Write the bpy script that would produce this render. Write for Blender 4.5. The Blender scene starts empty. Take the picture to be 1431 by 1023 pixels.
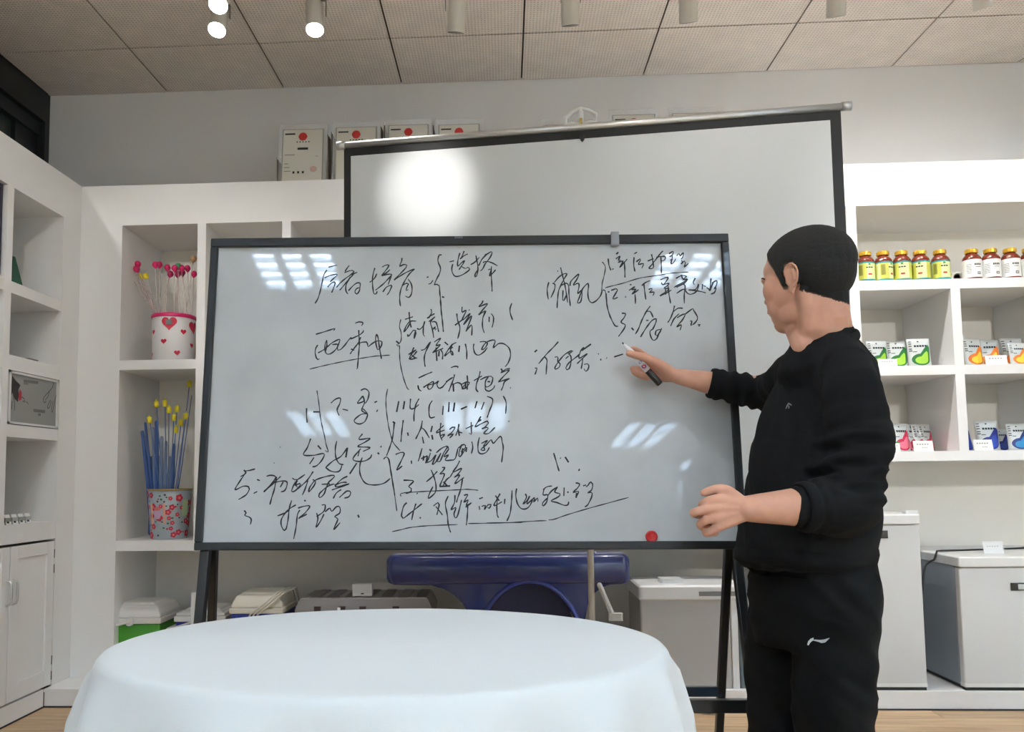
import bpy, bmesh, math, random
from mathutils import Vector, Matrix, noise
from mathutils.geometry import tessellate_polygon
from mathutils.bvhtree import BVHTree
random.seed(7)
PI = math.pi
scene = bpy.context.scene
COL = scene.collection
V = Vector

# ------------------------------------------------------------ camera
YAW, PITCH, ROLL, FPX, CX, CY = -0.0482, 0.0722, -0.0108, 1100.0, 652.1, 587.7
CAM = V((0, 0, 1.0243))
FWD = V((math.sin(YAW)*math.cos(PITCH), math.cos(YAW)*math.cos(PITCH), math.sin(PITCH)))
RGT = V((math.cos(YAW), -math.sin(YAW), 0))
UPV = RGT.cross(FWD)
R_ = RGT*math.cos(ROLL) + UPV*math.sin(ROLL)
U_ = UPV*math.cos(ROLL) - RGT*math.sin(ROLL)
cd = bpy.data.cameras.new('camera'); cam = bpy.data.objects.new('camera', cd); COL.objects.link(cam)
cd.sensor_width = 36; cd.lens = FPX/1431*36
cd.shift_x = (715.5-CX)/1431; cd.shift_y = (CY-511.5)/1431
cd.clip_start = 0.02
m = Matrix.Identity(4)
for i in range(3):
    m[i][0] = R_[i]; m[i][1] = U_[i]; m[i][2] = -FWD[i]; m[i][3] = CAM[i]
cam.matrix_world = m
scene.camera = cam

# ------------------------------------------------------------ light, exposure
w = bpy.data.worlds.new('world'); scene.world = w; w.use_nodes = True
w.node_tree.nodes['Background'].inputs[0].default_value = (0.5, 0.55, 0.6, 1)
w.node_tree.nodes['Background'].inputs[1].default_value = 0.02
scene.view_settings.view_transform = 'Standard'
scene.view_settings.look = 'None'
scene.view_settings.gamma = 1
scene.view_settings.use_curve_mapping = False
scene.view_settings.exposure = 0.9
PANEL_EMIT = 30.0         # louvre ceiling lights
SPOT_W = 75.0             # track spot lamps
H = 3.2359                # ceiling height

def spot(loc, aim, watts, deg, blend=0.6, col=(1, 0.95, 0.88), rad=0.03):
    l = bpy.data.lights.new('spot_beam', 'SPOT'); l.energy = watts; l.spot_size = math.radians(deg)
    l.spot_blend = blend; l.color = col; l.shadow_soft_size = rad
    o = bpy.data.objects.new('spot_beam', l); COL.objects.link(o); o.location = loc
    o.rotation_euler = (V(aim)-V(loc)).to_track_quat('-Z', 'Y').to_euler()
    return o

# ------------------------------------------------------------ pixel rays (a point of the photograph at a real depth)
def ray(u, v): return FWD + R_*((u-CX)/FPX) - U_*((v-CY)/FPX)
def atY(u, v, y): d = ray(u, v); return CAM + d*((y-CAM.y)/d.y)
def atX(u, v, x): d = ray(u, v); return CAM + d*((x-CAM.x)/d.x)
def atZ(u, v, z): d = ray(u, v); return CAM + d*((z-CAM.z)/d.z)

# ------------------------------------------------------------ materials
def lin(c):
    return tuple((x/255/12.92 if x/255 <= 0.04045 else ((x/255+0.055)/1.055)**2.4) for x in c)
_m = {}
def mat(name, rgb, rough=0.5, metal=0.0, coat=0.0, bump=0.0, bscale=60, var=0.0, vscale=8, sss=0.0, trans=0.0, emit=None, sheen=0.0, spec=0.5, alpha=1.0, stretch=(1,1,1)):
    if name in _m: return _m[name]
    mt = bpy.data.materials.new(name); mt.use_nodes = True; nt = mt.node_tree
    b = nt.nodes['Principled BSDF']; c = lin(rgb)
    b.inputs['Base Color'].default_value = (*c, 1); b.inputs['Roughness'].default_value = rough
    b.inputs['Metallic'].default_value = metal; b.inputs['Coat Weight'].default_value = coat
    b.inputs['Coat Roughness'].default_value = 0.04
    b.inputs['Specular IOR Level'].default_value = spec
    b.inputs['Sheen Weight'].default_value = sheen
    if sss:
        b.inputs['Subsurface Weight'].default_value = sss
        b.inputs['Subsurface Radius'].default_value = (0.012, 0.005, 0.003); b.inputs['Subsurface Scale'].default_value = 1
    if trans: b.inputs['Transmission Weight'].default_value = trans; b.inputs['IOR'].default_value = 1.25
    if alpha < 1: b.inputs['Alpha'].default_value = alpha
    if emit: b.inputs['Emission Color'].default_value = (*lin(emit[0]), 1); b.inputs['Emission Strength'].default_value = emit[1]
    if bump or var:
        tc = nt.nodes.new('ShaderNodeTexCoord'); mp = nt.nodes.new('ShaderNodeMapping'); mp.inputs['Scale'].default_value = stretch
        nt.links.new(tc.outputs['Object'], mp.inputs['Vector'])
    if bump:
        n = nt.nodes.new('ShaderNodeTexNoise'); n.inputs['Scale'].default_value = bscale; n.inputs['Detail'].default_value = 4
        bp = nt.nodes.new('ShaderNodeBump'); bp.inputs['Strength'].default_value = bump; bp.inputs['Distance'].default_value = 0.01
        nt.links.new(mp.outputs[0], n.inputs['Vector']); nt.links.new(n.outputs[0], bp.inputs['Height']); nt.links.new(bp.outputs[0], b.inputs['Normal'])
    if var:
        n = nt.nodes.new('ShaderNodeTexNoise'); n.inputs['Scale'].default_value = vscale; n.inputs['Detail'].default_value = 5
        cr = nt.nodes.new('ShaderNodeValToRGB')
        cr.color_ramp.elements[0].color = (*[x*(1-var) for x in c], 1); cr.color_ramp.elements[1].color = (*[min(1, x*(1+var)) for x in c], 1)
        cr.color_ramp.elements[0].position = 0.35; cr.color_ramp.elements[1].position = 0.65
        nt.links.new(mp.outputs[0], n.inputs['Vector']); nt.links.new(n.outputs[0], cr.inputs[0]); nt.links.new(cr.outputs[0], b.inputs['Base Color'])
    _m[name] = mt
    return mt

# ------------------------------------------------------------ mesh builders
class MB:
    def __init__(s): s.bm = bmesh.new(); s.mi = 0; s.sm = False
    def _f(s, vs):
        try:
            f = s.bm.faces.new(vs); f.material_index = s.mi; f.smooth = s.sm; return f
        except ValueError: return None
    def box(s, lo, hi, M=None):
        x0, y0, z0 = lo; x1, y1, z1 = hi
        P = [V(p) for p in ((x0,y0,z0),(x1,y0,z0),(x1,y1,z0),(x0,y1,z0),(x0,y0,z1),(x1,y0,z1),(x1,y1,z1),(x0,y1,z1))]
        if M: P = [M @ p for p in P]
        v = [s.bm.verts.new(p) for p in P]
        for q in ((0,3,2,1),(4,5,6,7),(0,1,5,4),(1,2,6,5),(2,3,7,6),(3,0,4,7)): s._f([v[i] for i in q])
        return s
    def rbox(s, lo, hi, r, M=None, axis=2, n=4, round2=0.0):
        # box with rounded vertical edges (about axis), optional rim bevel
        x0, y0, z0 = lo; x1, y1, z1 = hi
        def ring(z, ins):
            out = []
            for cx, cy, a0 in ((x1-r, y1-r, 0), (x0+r, y1-r, PI/2), (x0+r, y0+r, PI), (x1-r, y0+r, 3*PI/2)):
                for k in range(n+1):
                    a = a0+PI/2*k/n; rr = max(r-ins, 0.0005)
                    out.append(V((cx+rr*math.cos(a), cy+rr*math.sin(a), z)))
            return out
        b = round2
        lv = [(z0, b), (z0+b, 0), (z1-b, 0), (z1, b)] if b else [(z0, 0), (z1, 0)]
        rs = []
        for z, ins in lv:
            pts = ring(z, ins)
            if M: pts = [M @ p for p in pts]
            rs.append([s.bm.verts.new(p) for p in pts])
        for a, c in zip(rs, rs[1:]):
            for i in range(len(a)): s._f([a[i], a[(i+1) % len(a)], c[(i+1) % len(a)], c[i]])
        s._f(rs[0][::-1]); s._f(rs[-1]); return s
    def prism(s, pts, lo, hi, M=None, plane='xz'):
        # closed 2-D outline extruded between lo and hi of the third axis
        def q(p, t):
            v = V((p[0], t, p[1])) if plane == 'xz' else (V((p[0], p[1], t)) if plane == 'xy' else V((t, p[0], p[1])))
            return M @ v if M else v
        a = [s.bm.verts.new(q(p, lo)) for p in pts]; b = [s.bm.verts.new(q(p, hi)) for p in pts]
        for tri in tessellate_polygon([[V((p[0], p[1], 0)) for p in pts]]):
            s._f([a[i] for i in tri]); s._f([b[i] for i in tri[::-1]])
        for i in range(len(a)): s._f([a[i], b[i], b[(i+1) % len(a)], a[(i+1) % len(a)]])
        return s
    def rings(s, rs, cap=True, closed=True):
        vs = [[s.bm.verts.new(p) for p in r] for r in rs]
        n = len(vs[0])
        for a, c in zip(vs, vs[1:]):
            for i in range(n if closed else n-1): s._f([a[i], a[(i+1) % n], c[(i+1) % n], c[i]])
        if cap: s._f(vs[0][::-1]); s._f(vs[-1])
        return s
    def lathe(s, prof, n=24, M=None, cap=True):
        rs = []
        for r, z in prof:
            ring = [V((r*math.cos(2*PI*k/n), r*math.sin(2*PI*k/n), z)) for k in range(n)]
            if M: ring = [M @ p for p in ring]
            rs.append(ring)
        return s.rings(rs, cap)
    def tube(s, pts, rad, n=10, caps='round', flat=1.0):
        pts = [V(p) for p in pts]
        if not hasattr(rad, '__len__'): rad = [rad]*len(pts)
        rs = []; prevn = None
        T = []
        for i in range(len(pts)):
            t = (pts[min(i+1, len(pts)-1)]-pts[max(i-1, 0)]).normalized(); T.append(t)
        a = T[0].orthogonal().normalized() if abs(T[0].z) > 0.9 else T[0].cross(V((0,0,1))).normalized()
        for i, p in enumerate(pts):
            t = T[i]; a = (a - t*a.dot(t)).normalized(); b = t.cross(a)
            def ring(c, r): return [c + a*(r*math.cos(2*PI*k/n)) + b*(r*flat*math.sin(2*PI*k/n)) for k in range(n)]
            if i == 0 and caps == 'round':
                for q in (0.1, 0.5, 0.85): rs.append(ring(p - t*rad[0]*math.sqrt(1-q*q), rad[0]*q))
            rs.append(ring(p, rad[i]))
            if i == len(pts)-1 and caps == 'round':
                for q in (0.85, 0.5, 0.1): rs.append(ring(p + t*rad[i]*math.sqrt(1-q*q), rad[i]*q))
        return s.rings(rs, True)
    def ell(s, c, r, M=None, nu=20, nv=12):
        c = V(c); rs = []
        for j in range(1, nv):
            ph = PI*j/nv
            ring = [V((r[0]*math.sin(ph)*math.cos(2*PI*k/nu), r[1]*math.sin(ph)*math.sin(2*PI*k/nu), -r[2]*math.cos(ph))) for k in range(nu)]
            if M: ring = [M.to_3x3() @ p for p in ring]
            rs.append([c+p for p in ring])
        return s.rings(rs, True)
    def poly(s, pts): s._f([s.bm.verts.new(V(p)) for p in pts]); return s
    def done(s, name, mats, parent=None, loc=None, rotz=0.0, bevel=0.0, kind=None, label=None):
        bmesh.ops.recalc_face_normals(s.bm, faces=s.bm.faces)
        me = bpy.data.meshes.new(name); s.bm.to_mesh(me); s.bm.free()
        for m_ in (mats if isinstance(mats, (list, tuple)) else [mats]): me.materials.append(m_)
        o = bpy.data.objects.new(name, me); COL.objects.link(o)
        if loc is not None: o.location = loc
        if rotz: o.rotation_euler = (0, 0, rotz)
        if parent: o.parent = parent
        if bevel:
            b = o.modifiers.new('bevel', 'BEVEL'); b.width = bevel; b.segments = 2; b.limit_method = 'ANGLE'; b.angle_limit = 0.6
        if kind: o['kind'] = kind
        if label: o['label'] = label
        return o

def thing(name, label, cat, loc=(0,0,0), rotz=0, group=None, rot=None):
    o = bpy.data.objects.new(name, None); COL.objects.link(o); o.empty_display_size = 0.05
    o.location = loc; o.rotation_euler = rot if rot else (0, 0, rotz)
    return tag(o, label, cat, group)
def tag(o, label, cat, group=None):
    o['label'] = label; o['category'] = cat
    if group: o['group'] = group
    return o
def dup(root, loc, rotz=None, label=None, rot=None, mats=None):
    def cp(o, par):
        c = o.copy(); COL.objects.link(c)
        if par: c.parent = par
        for ch in [x for x in KIDS.get(o.name, [])]:
            KIDS.setdefault(c.name, []).append(cp(ch, c))
        return c
    index_kids()
    c = cp(root, None); c.location = loc
    if rotz is not None: c.rotation_euler = (0, 0, rotz)
    if rot is not None: c.rotation_euler = rot
    if label: c['label'] = label
    return c
KIDS = {}
def index_kids():
    KIDS.clear()
    for o in COL.objects:
        if o.parent: KIDS.setdefault(o.parent.name, []).append(o)

# ------------------------------------------------------------ common materials
WHITE = mat('white_lacquer', (238, 237, 235), 0.42, bump=0.02, bscale=150)
BACKP = mat('cream_back_panel', (238, 233, 222), 0.6)
WALL = mat('wall_paint', (222, 221, 220), 0.85, bump=0.03, bscale=220)
BLACK = mat('black_metal', (16, 17, 19), 0.35, coat=0.3)
DARK = mat('dark_trim', (22, 26, 27), 0.5)
CHROME = mat('brushed_metal', (200, 200, 198), 0.3, metal=1.0)
SILVER = mat('silver_paint', (190, 192, 192), 0.35, metal=0.6)
WPLAST = mat('white_plastic', (222, 222, 220), 0.35)
INK = mat('black_ink', (22, 24, 30), 0.5)
CARD = mat('white_card', (238, 238, 235), 0.6)
GREYINK = mat('grey_print', (120, 118, 115), 0.6)
REDINK = mat('red_print', (196, 50, 46), 0.6)
ACRYL = mat('clear_acrylic', (235, 238, 238), 0.08, trans=0.0, alpha=0.22)
# ============================================================ SETTING
Xw, Yw, Xc, Yc, Yp, Xr, Yf = -2.5818, 4.2597, -2.1164, 3.7838, 3.5691, 6.6, -8.4
Zt, Zp = 2.5108, 0.0824
m_ = MB(); m_.box((Xw, Yf, -0.12), (Xr, Yw, -0.004))
floor_m = mat('floor_base', (120, 88, 58), 0.6)
FLOOR = m_.done('floor', floor_m, kind='structure')

def wood_mat():
    mt = bpy.data.materials.new('light_oak'); mt.use_nodes = True; nt = mt.node_tree; b = nt.nodes['Principled BSDF']
    tc = nt.nodes.new('ShaderNodeTexCoord'); mp = nt.nodes.new('ShaderNodeMapping'); mp.inputs['Scale'].default_value = (3, 38, 8)
    oi = nt.nodes.new('ShaderNodeObjectInfo'); ad = nt.nodes.new('ShaderNodeVectorMath')
    n = nt.nodes.new('ShaderNodeTexNoise'); n.inputs['Scale'].default_value = 1.0; n.inputs['Detail'].default_value = 6
    cr = nt.nodes.new('ShaderNodeValToRGB'); e = cr.color_ramp.elements
    e[0].color = (*lin((176, 140, 100)), 1); e[1].color = (*lin((214, 182, 140)), 1); e[0].position = .3; e[1].position = .7
    hs = nt.nodes.new('ShaderNodeHueSaturation'); mr = nt.nodes.new('ShaderNodeMapRange'); mr.inputs[3].default_value = .88; mr.inputs[4].default_value = 1.08
    nt.links.new(tc.outputs['Object'], mp.inputs[0]); nt.links.new(mp.outputs[0], ad.inputs[0])
    cx = nt.nodes.new('ShaderNodeCombineXYZ'); ml = nt.nodes.new('ShaderNodeMath'); ml.operation = 'MULTIPLY'; ml.inputs[1].default_value = 50
    nt.links.new(oi.outputs['Random'], ml.inputs[0]); nt.links.new(ml.outputs[0], cx.inputs[0]); nt.links.new(cx.outputs[0], ad.inputs[1])
    nt.links.new(ad.outputs[0], n.inputs['Vector']); nt.links.new(n.outputs[0], cr.inputs[0]); nt.links.new(cr.outputs[0], hs.inputs['Color'])
    nt.links.new(oi.outputs['Random'], mr.inputs[0]); nt.links.new(mr.outputs[0], hs.inputs['Value']); nt.links.new(hs.outputs[0], b.inputs['Base Color'])
    b.inputs['Roughness'].default_value = 0.35
    return mt
OAK = wood_mat()
# planks: near rows as parts, the rest of the floor joined
pw, plen = 0.125, 1.1
pl = MB(); pl.box((-plen/2+.001, -pw/2+.001, -.004), (plen/2-.001, pw/2-.001, 0)); p0 = pl.done('plank', OAK, FLOOR)
first = True; rest = MB()
row = 0; y = Yp - pw/2 + .02
while y > Yf:
    x = Xw + 0.55 - (row*0.41) % plen
    while x < Xr + .5:
        near = y > 2.3 and -2.4 < x < 3.2
        if near:
            o = p0 if first else p0.copy()
            if not first: COL.objects.link(o)
            first = False; o.location = (x, y, 0)
        else:
            rest.box((max(x-plen/2+.001, Xw), max(y-pw/2+.001, Yf), -.004), (min(x+plen/2-.001, Xr), y+pw/2-.001, 0))
        x += plen
    y -= pw; row += 1
rest.done('plank_field', OAK, FLOOR, kind='stuff')

MB().box((Xw-.1, Yw, 0), (Xr, Yw+.12, H+.06)).done('wall_back', WALL, kind='structure')
MB().box((Xr, Yf, 0), (Xr+.12, Yw+.12, H+.06)).done('wall_right', WALL, kind='structure')
MB().box((Xw-.1, Yf-.12, 0), (Xr+.12, Yf, H+.06)).done('wall_front', WALL, kind='structure')
wl = MB(); wl.box((Xw-.1, Yf, 0), (Xw, Yw, 2.45)); wl.done('wall_left', WALL, kind='structure')
# strip of black framed window over the left cabinets
win = MB(); win.box((Xw-.1, Yf, 3.064), (Xw, Yw, H)); win.box((Xw-.1, 4.215, 2.45), (Xw+.0, Yw, 3.064)); win.box((Xw-.1, 4.02, 2.45), (Xw-.045, 4.215, 3.064))
win.box((Xw-.1, Yf, 2.45), (Xw-.03, 4.215, 2.50)); win.box((Xw-.1, Yf, 2.985), (Xw-.03, 4.215, 3.064))
for yy in (2.6, 1.1, -0.4, -1.9, -3.4, -4.9, -6.4): win.box((Xw-.1, yy, 2.5), (Xw-.03, yy+.12, 3.0))
win.done('window_1', mat('window_frame_black', (24, 27, 28), 0.45), kind='structure')
gl = MB().box((Xw-.085, Yf, 2.5), (Xw-.07, 4.05, 2.99)); gl.done('pane', mat('night_glass', (58, 68, 64), 0.12, coat=0.2), bpy.data.objects['window_1'])

# ceiling slab, grid gaps and perforated tiles
MB().box((Xw-.1, Yf, H+.012), (Xr+.12, Yw+.12, H+.1)).done('ceiling', mat('ceiling_void', (70, 62, 55), 0.9), kind='structure')
CEIL = bpy.data.objects['ceiling']
def tile_mat():
    mt = bpy.data.materials.new('perforated_tile'); mt.use_nodes = True; nt = mt.node_tree; b = nt.nodes['Principled BSDF']
    tc = nt.nodes.new('ShaderNodeTexCoord'); vo = nt.nodes.new('ShaderNodeTexVoronoi'); vo.inputs['Scale'].default_value = 62; vo.inputs['Randomness'].default_value = 0.12
    vo.voronoi_dimensions = '2D'
    cr = nt.nodes.new('ShaderNodeValToRGB'); e = cr.color_ramp.elements
    e[0].color = (*lin((205, 194, 186)), 1); e[1].color = (*lin((246, 236, 227)), 1); e[0].position = .16; e[1].position = .34
    nz = nt.nodes.new('ShaderNodeTexNoise'); nz.inputs['Scale'].default_value = 9; mx = nt.nodes.new('ShaderNodeMixRGB'); mx.blend_type = 'MULTIPLY'; mx.inputs[0].default_value = .25
    nt.links.new(tc.outputs['Object'], vo.inputs['Vector']); nt.links.new(vo.outputs['Distance'], cr.inputs[0]); nt.links.new(tc.outputs['Object'], nz.inputs['Vector'])
    nt.links.new(cr.outputs[0], mx.inputs[1]); nt.links.new(nz.outputs[0], mx.inputs[2]); nt.links.new(mx.outputs[0], b.inputs['Base Color'])
    b.inputs['Roughness'].default_value = .9
    return mt
TILE = tile_mat(); TS = .672
t0 = MB().box((-TS/2+.0045, -TS/2+.0045, 0), (TS/2-.0045, TS/2-.0045, .008)).done('ceiling_tile', TILE, CEIL)
X0 = -1.8942; Yl = 3.7971
cut = {}
def tile_mesh(x0, x1, y0, y1):
    k = (round(x1-x0, 3), round(y1-y0, 3))
    if k not in cut:
        a, b = (x1-x0)/2-.0045, (y1-y0)/2-.0045
        o = MB().box((-a, -b, 0), (a, b, .008)).done('ceiling_tile', TILE, CEIL); cut[k] = o.data; return o
    o = bpy.data.objects.new('ceiling_tile', cut[k]); COL.objects.link(o); o.parent = CEIL; return o
PANELS = [(-1.29, -.97, .6, .6), (1.62, -.97, .6, .6), (-1.85, -5.25, .66, 1.2), (.1, -5.0, .8, 1.3), (2.35, -5.9, .66, 1.3), (3.7, -1.0, .6, 1.2), (3.7, -3.4, .6, 1.2), (3.7, -5.8, .6, 1.2), (3.7, 1.4, .6, 1.2), (5.6, 0.2, .6, 1.2), (5.6, -2.4, .6, 1.2), (5.6, -5.0, .6, 1.2), (3.7, -7.6, .6, 1.2)]
used = False
for j in range(9):
    y1, y0 = (Yw, Yl) if j == 0 else (Yl-TS*(j-1), Yl-TS*j)
    for i in range(-1, 13):
        x0 = max(X0+TS*(i-1)+TS*0, Xw) if i == -1 else X0+TS*(i)-TS*0
        if i == -1: x0, x1 = Xw, X0
        else: x0, x1 = X0+TS*i, min(X0+TS*(i+1), Xr)
        if x1-x0 < .05: continue
        full = j > 0 and abs(x1-x0-TS) < .001
        if full:
            o = t0 if not used else t0.copy()
            if used: COL.objects.link(o)
            used = True
        else: o = tile_mesh(x0, x1, y0, y1)
        o.location = ((x0+x1)/2, (y0+y1)/2, H)
rc = MB()
yy = Yl-TS*8
rc.box((Xw, Yf, H), (Xr, yy, H+.01)); rc.done('ceiling_field', TILE, CEIL, kind='stuff')

# louvre ceiling lights (seen in the whiteboard's gloss; right-hand rows added as unseen fill)
def EMIT(k): return mat('lamp_tube_glow_%d' % round(k*100), (255, 255, 255), 0.5, emit=((201, 229, 255), PANEL_EMIT*k))
STR = [1.3, 1.0, 1.4, 1.1, 1.5, .5, 1.6, 2.0, .35, .8, 1.6, 2.2, 2.2]
LOUV = mat('louvre_white', (225, 228, 230), 0.35)
locs = ['over the table on the left', 'over the table on the right', 'far behind the table on the left', 'far behind the table in the middle', 'far behind the table on the right', 'added as fill along the right wall, second from the front', 'added as fill along the right wall, third from the front', 'added as fill along the right wall, at the far end', 'added as fill along the right wall, nearest to the shelves', 'added as fill far right, nearest row', 'added as fill far right, middle row', 'added as fill far right, last row', 'added as fill at the far end on the right']
for (px, py, sx, sy), wd, ks in zip(PANELS, locs, STR):
    t = thing('ceiling_light', 'white louvred ceiling light '+wd, 'light', (px, py, H-.03), group='louvred ceiling lights')
    f = MB()
    for a, b in (((-sx/2, -sy/2), (sx/2, -sy/2+.02)), ((-sx/2, sy/2-.02), (sx/2, sy/2)), ((-sx/2, -sy/2), (-sx/2+.02, sy/2)), ((sx/2-.02, -sy/2), (sx/2, sy/2))): f.box((a[0], a[1], -.03), (b[0], b[1], .028))
    f.done('frame', LOUV, t)
    nx, ny = 3, max(4, round(sy/.14)); l = MB()
    for i in range(1, nx): x = -sx/2+sx*i/nx; l.box((x-.03, -sy/2+.02, -.025), (x+.03, sy/2-.02, .018))
    for j in range(1, ny): y = -sy/2+sy*j/ny; l.box((-sx/2+.02, y-.012, -.022), (sx/2-.02, y+.012, .018))
    l.done('louvre', LOUV, t)
    MB().box((-sx/2+.02, -sy/2+.02, .02), (sx/2-.02, sy/2-.02, .026)).done('diffuser', EMIT(ks), t)

# ============================================================ BACK WALL DISPLAY CABINET
t = thing('display_cabinet', 'long white built-in shelving unit of square bays along the back wall', 'cabinet', (0, 0, 0))
Zb, S1t, S1b, S2t, S2b = 2.3048, 1.622, 1.574, .7339, .6844
XE = 6.55
MB().box((Xc, Yw-.02, Zp), (XE, Yw-.002, Zt-.02)).done('back_panel', BACKP, t)
MB().box((Xc-.0, Yc, Zb), (XE, Yw-.02, Zt)).done('top_fascia', WHITE, t)
MB().box((Xc, Yc, Zp), (-1.9026, Yw-.02, Zb)).done('side_stile', WHITE, t)
pk = MB(); pk.box((Xc, Yp+.006, 0), (XE, Yw-.02, Zp-.014)); pk.box((Xc, Yp, Zp-.014), (XE, Yw-.02, Zp)); pk.done('plinth', WHITE, t)
MB().box((Xc, Yp+.0, 0.0), (XE, Yp+.0061, .006)).done('floor_joint', DARK, t)
def div(x0, x1, z0, z1): MB().box((x0, Yc, z0), (x1, Yw-.02, z1)).done('divider', WHITE, t)
def shelf(x0, x1, z0, z1): MB().box((x0, Yc+.0012, z0), (x1, Yw-.02, z1)).done('shelf', WHITE, t)
# left section
pitch = .428; xs = [-1.9026 + pitch*k for k in range(6)]
for k in range(1, 6): div(xs[k]-.043, xs[k], S2t, Zb)
shelf(-1.9026, xs[5], S1b, S1t); shelf(-1.9026, 1.24, S2b, S2t)
div(1.24, 1.285, Zp, Zb)
mid = MB().box((xs[5], Yc+.04, S2t), (1.24, Yc+.06, Zb)).done('blank_panel', WHITE, t)
# right section
div(1.655, 1.698, 1.1235, Zb)
shelf(1.285, 1.655, 1.9, 1.945); shelf(1.285, 1.655, 1.485, 1.53)
shelf(1.698, XE, 1.893, 1.94); shelf(1.698, XE, 1.483, 1.528); shelf(1.285, XE, 1.0784, 1.1235)
for x in (2.1202, 2.585, 3.05, 3.515): div(x, x+.043, 1.1235, 1.893)
div(3.05, 3.093, 1.94, Zb)

# ============================================================ LEFT CABINET
t = thing('side_cabinet', 'white wall cabinet with open bays over shaker doors, along the left wall', 'cabinet', (0, 0, 0))
L = Xc; Yn = -.2
zr = [(1.8914, 2.3027), (1.572, 1.841), (1.273, 1.508), (.841, 1.219)]
ycols = [(3.245, 3.631), (2.816, 3.202), (2.387, 2.773), (1.958, 2.344), (1.1, 1.915), (.2, 1.05)]
def lb(name, x0, y0, z0, x1, y1, z1, mt=WHITE): return MB().box((x0, y0, z0), (x1, y1, z1)).done(name, mt, t)
lb('back_panel', Xw, Yn, Zp, Xw+.02, Yc, Zt-.02, BACKP)
lb('top_fascia', Xw+.02, Yn, 2.3027, L, Yc, Zt)
lb('side_stile', Xw+.02, 3.631, Zp, L, Yc-.001, 2.3027)
lb('corner_block', Xw+.02, Yc, Zp, L-.001, Yw-.003, Zt-.001)
lb('plinth', Xw+.02, Yn, 0, L, Yp-.001, Zp)
lb('shelf', Xw+.02, Yn, 1.841, L-.0012, 3.631, 1.8914); lb('shelf', Xw+.02, Yn, 1.508, L-.0012, 3.631, 1.572)
lb('shelf', Xw+.02, Yn, 1.219, L-.0012, 3.631, 1.273); lb('shelf', Xw+.02, Yn, .76, L-.0012, 3.631, .841)
for (a, b), (c, d) in zip(ycols, ycols[1:]): lb('divider', Xw+.02, d, .841, L, a, 2.3027)
lb('end_panel', Xw+.02, Yn-.02, 0, L, Yn, Zt)
lb('floor_joint', L, Yn, 0, L+.004, Yp, .006, DARK)
door_edges = [3.628, 3.297, 2.966, 2.635, 2.304, 1.973, 1.642, 1.311, .98, .649, .318, 0]
for k in range(11):
    y1, y0 = door_edges[k]-.003, door_edges[k+1]+.003
    z0, z1 = Zp+.008, .748
    d = MB(); fr = .055
    d.box((L-.02, y0, z0), (L+.0, y0+fr, z1)); d.box((L-.02, y1-fr, z0), (L+.0, y1, z1))
    d.box((L-.02, y0+fr, z0), (L+.0, y1-fr, z0+fr+.02)); d.box((L-.02, y0+fr, z1-fr), (L+.0, y1-fr, z1))
    d.box((L-.02, y0+fr, z0+fr+.02), (L-.008, y1-fr, z1-fr))
    dd = d.done('door', WHITE, t, bevel=.002)
    ky = y0+.018 if k % 2 == 0 else y1-.018
    h = MB(); h.sm = True
    h.tube([(L, ky, .608), (L+.018, ky, .602), (L+.022, ky, .59), (L+.02, ky+.004, .556), (L+.022, ky, .522), (L+.018, ky, .508), (L, ky, .502)], [.004, .004, .0045, .006, .0045, .004, .004], 8)
    h.done('handle', CHROME, dd)
    for hz in (.69, .62, .2, .13):
        hy = y1+.0015 if k % 2 == 0 else y0-.0015
        MB().box((L-.004, hy-.0015, hz-.02), (L+.0015, hy+.0015, hz+.02)).done('hinge', DARK, dd)
# ============================================================ WHITEBOARD ON ITS STAND
ya, ti, ro = .0311, .0976, -.0067
r_ = V((math.cos(ya), math.sin(ya), 0)); n_ = V((-math.sin(ya), math.cos(ya), 0))
u_ = V((0, 0, 1))*math.cos(ti) + n_*math.sin(ti)
BR = r_*math.cos(ro) + u_*math.sin(ro); BU = u_*math.cos(ro) - r_*math.sin(ro); BN = BR.cross(BU)   # BN faces the camera
BC = V((-.0996, 2.2011, 1.2749)); BW, BH = 1.5, .898
def bproj(u, v):
    d = ray(u, v); s = (BC-CAM).dot(BN)/d.dot(BN); P = CAM+d*s-BC
    return P.dot(BR), P.dot(BU)
BM = Matrix(((BR.x, BN.x, BU.x, BC.x), (BR.y, BN.y, BU.y, BC.y), (BR.z, BN.z, BU.z, BC.z), (0, 0, 0, 1)))
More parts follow.
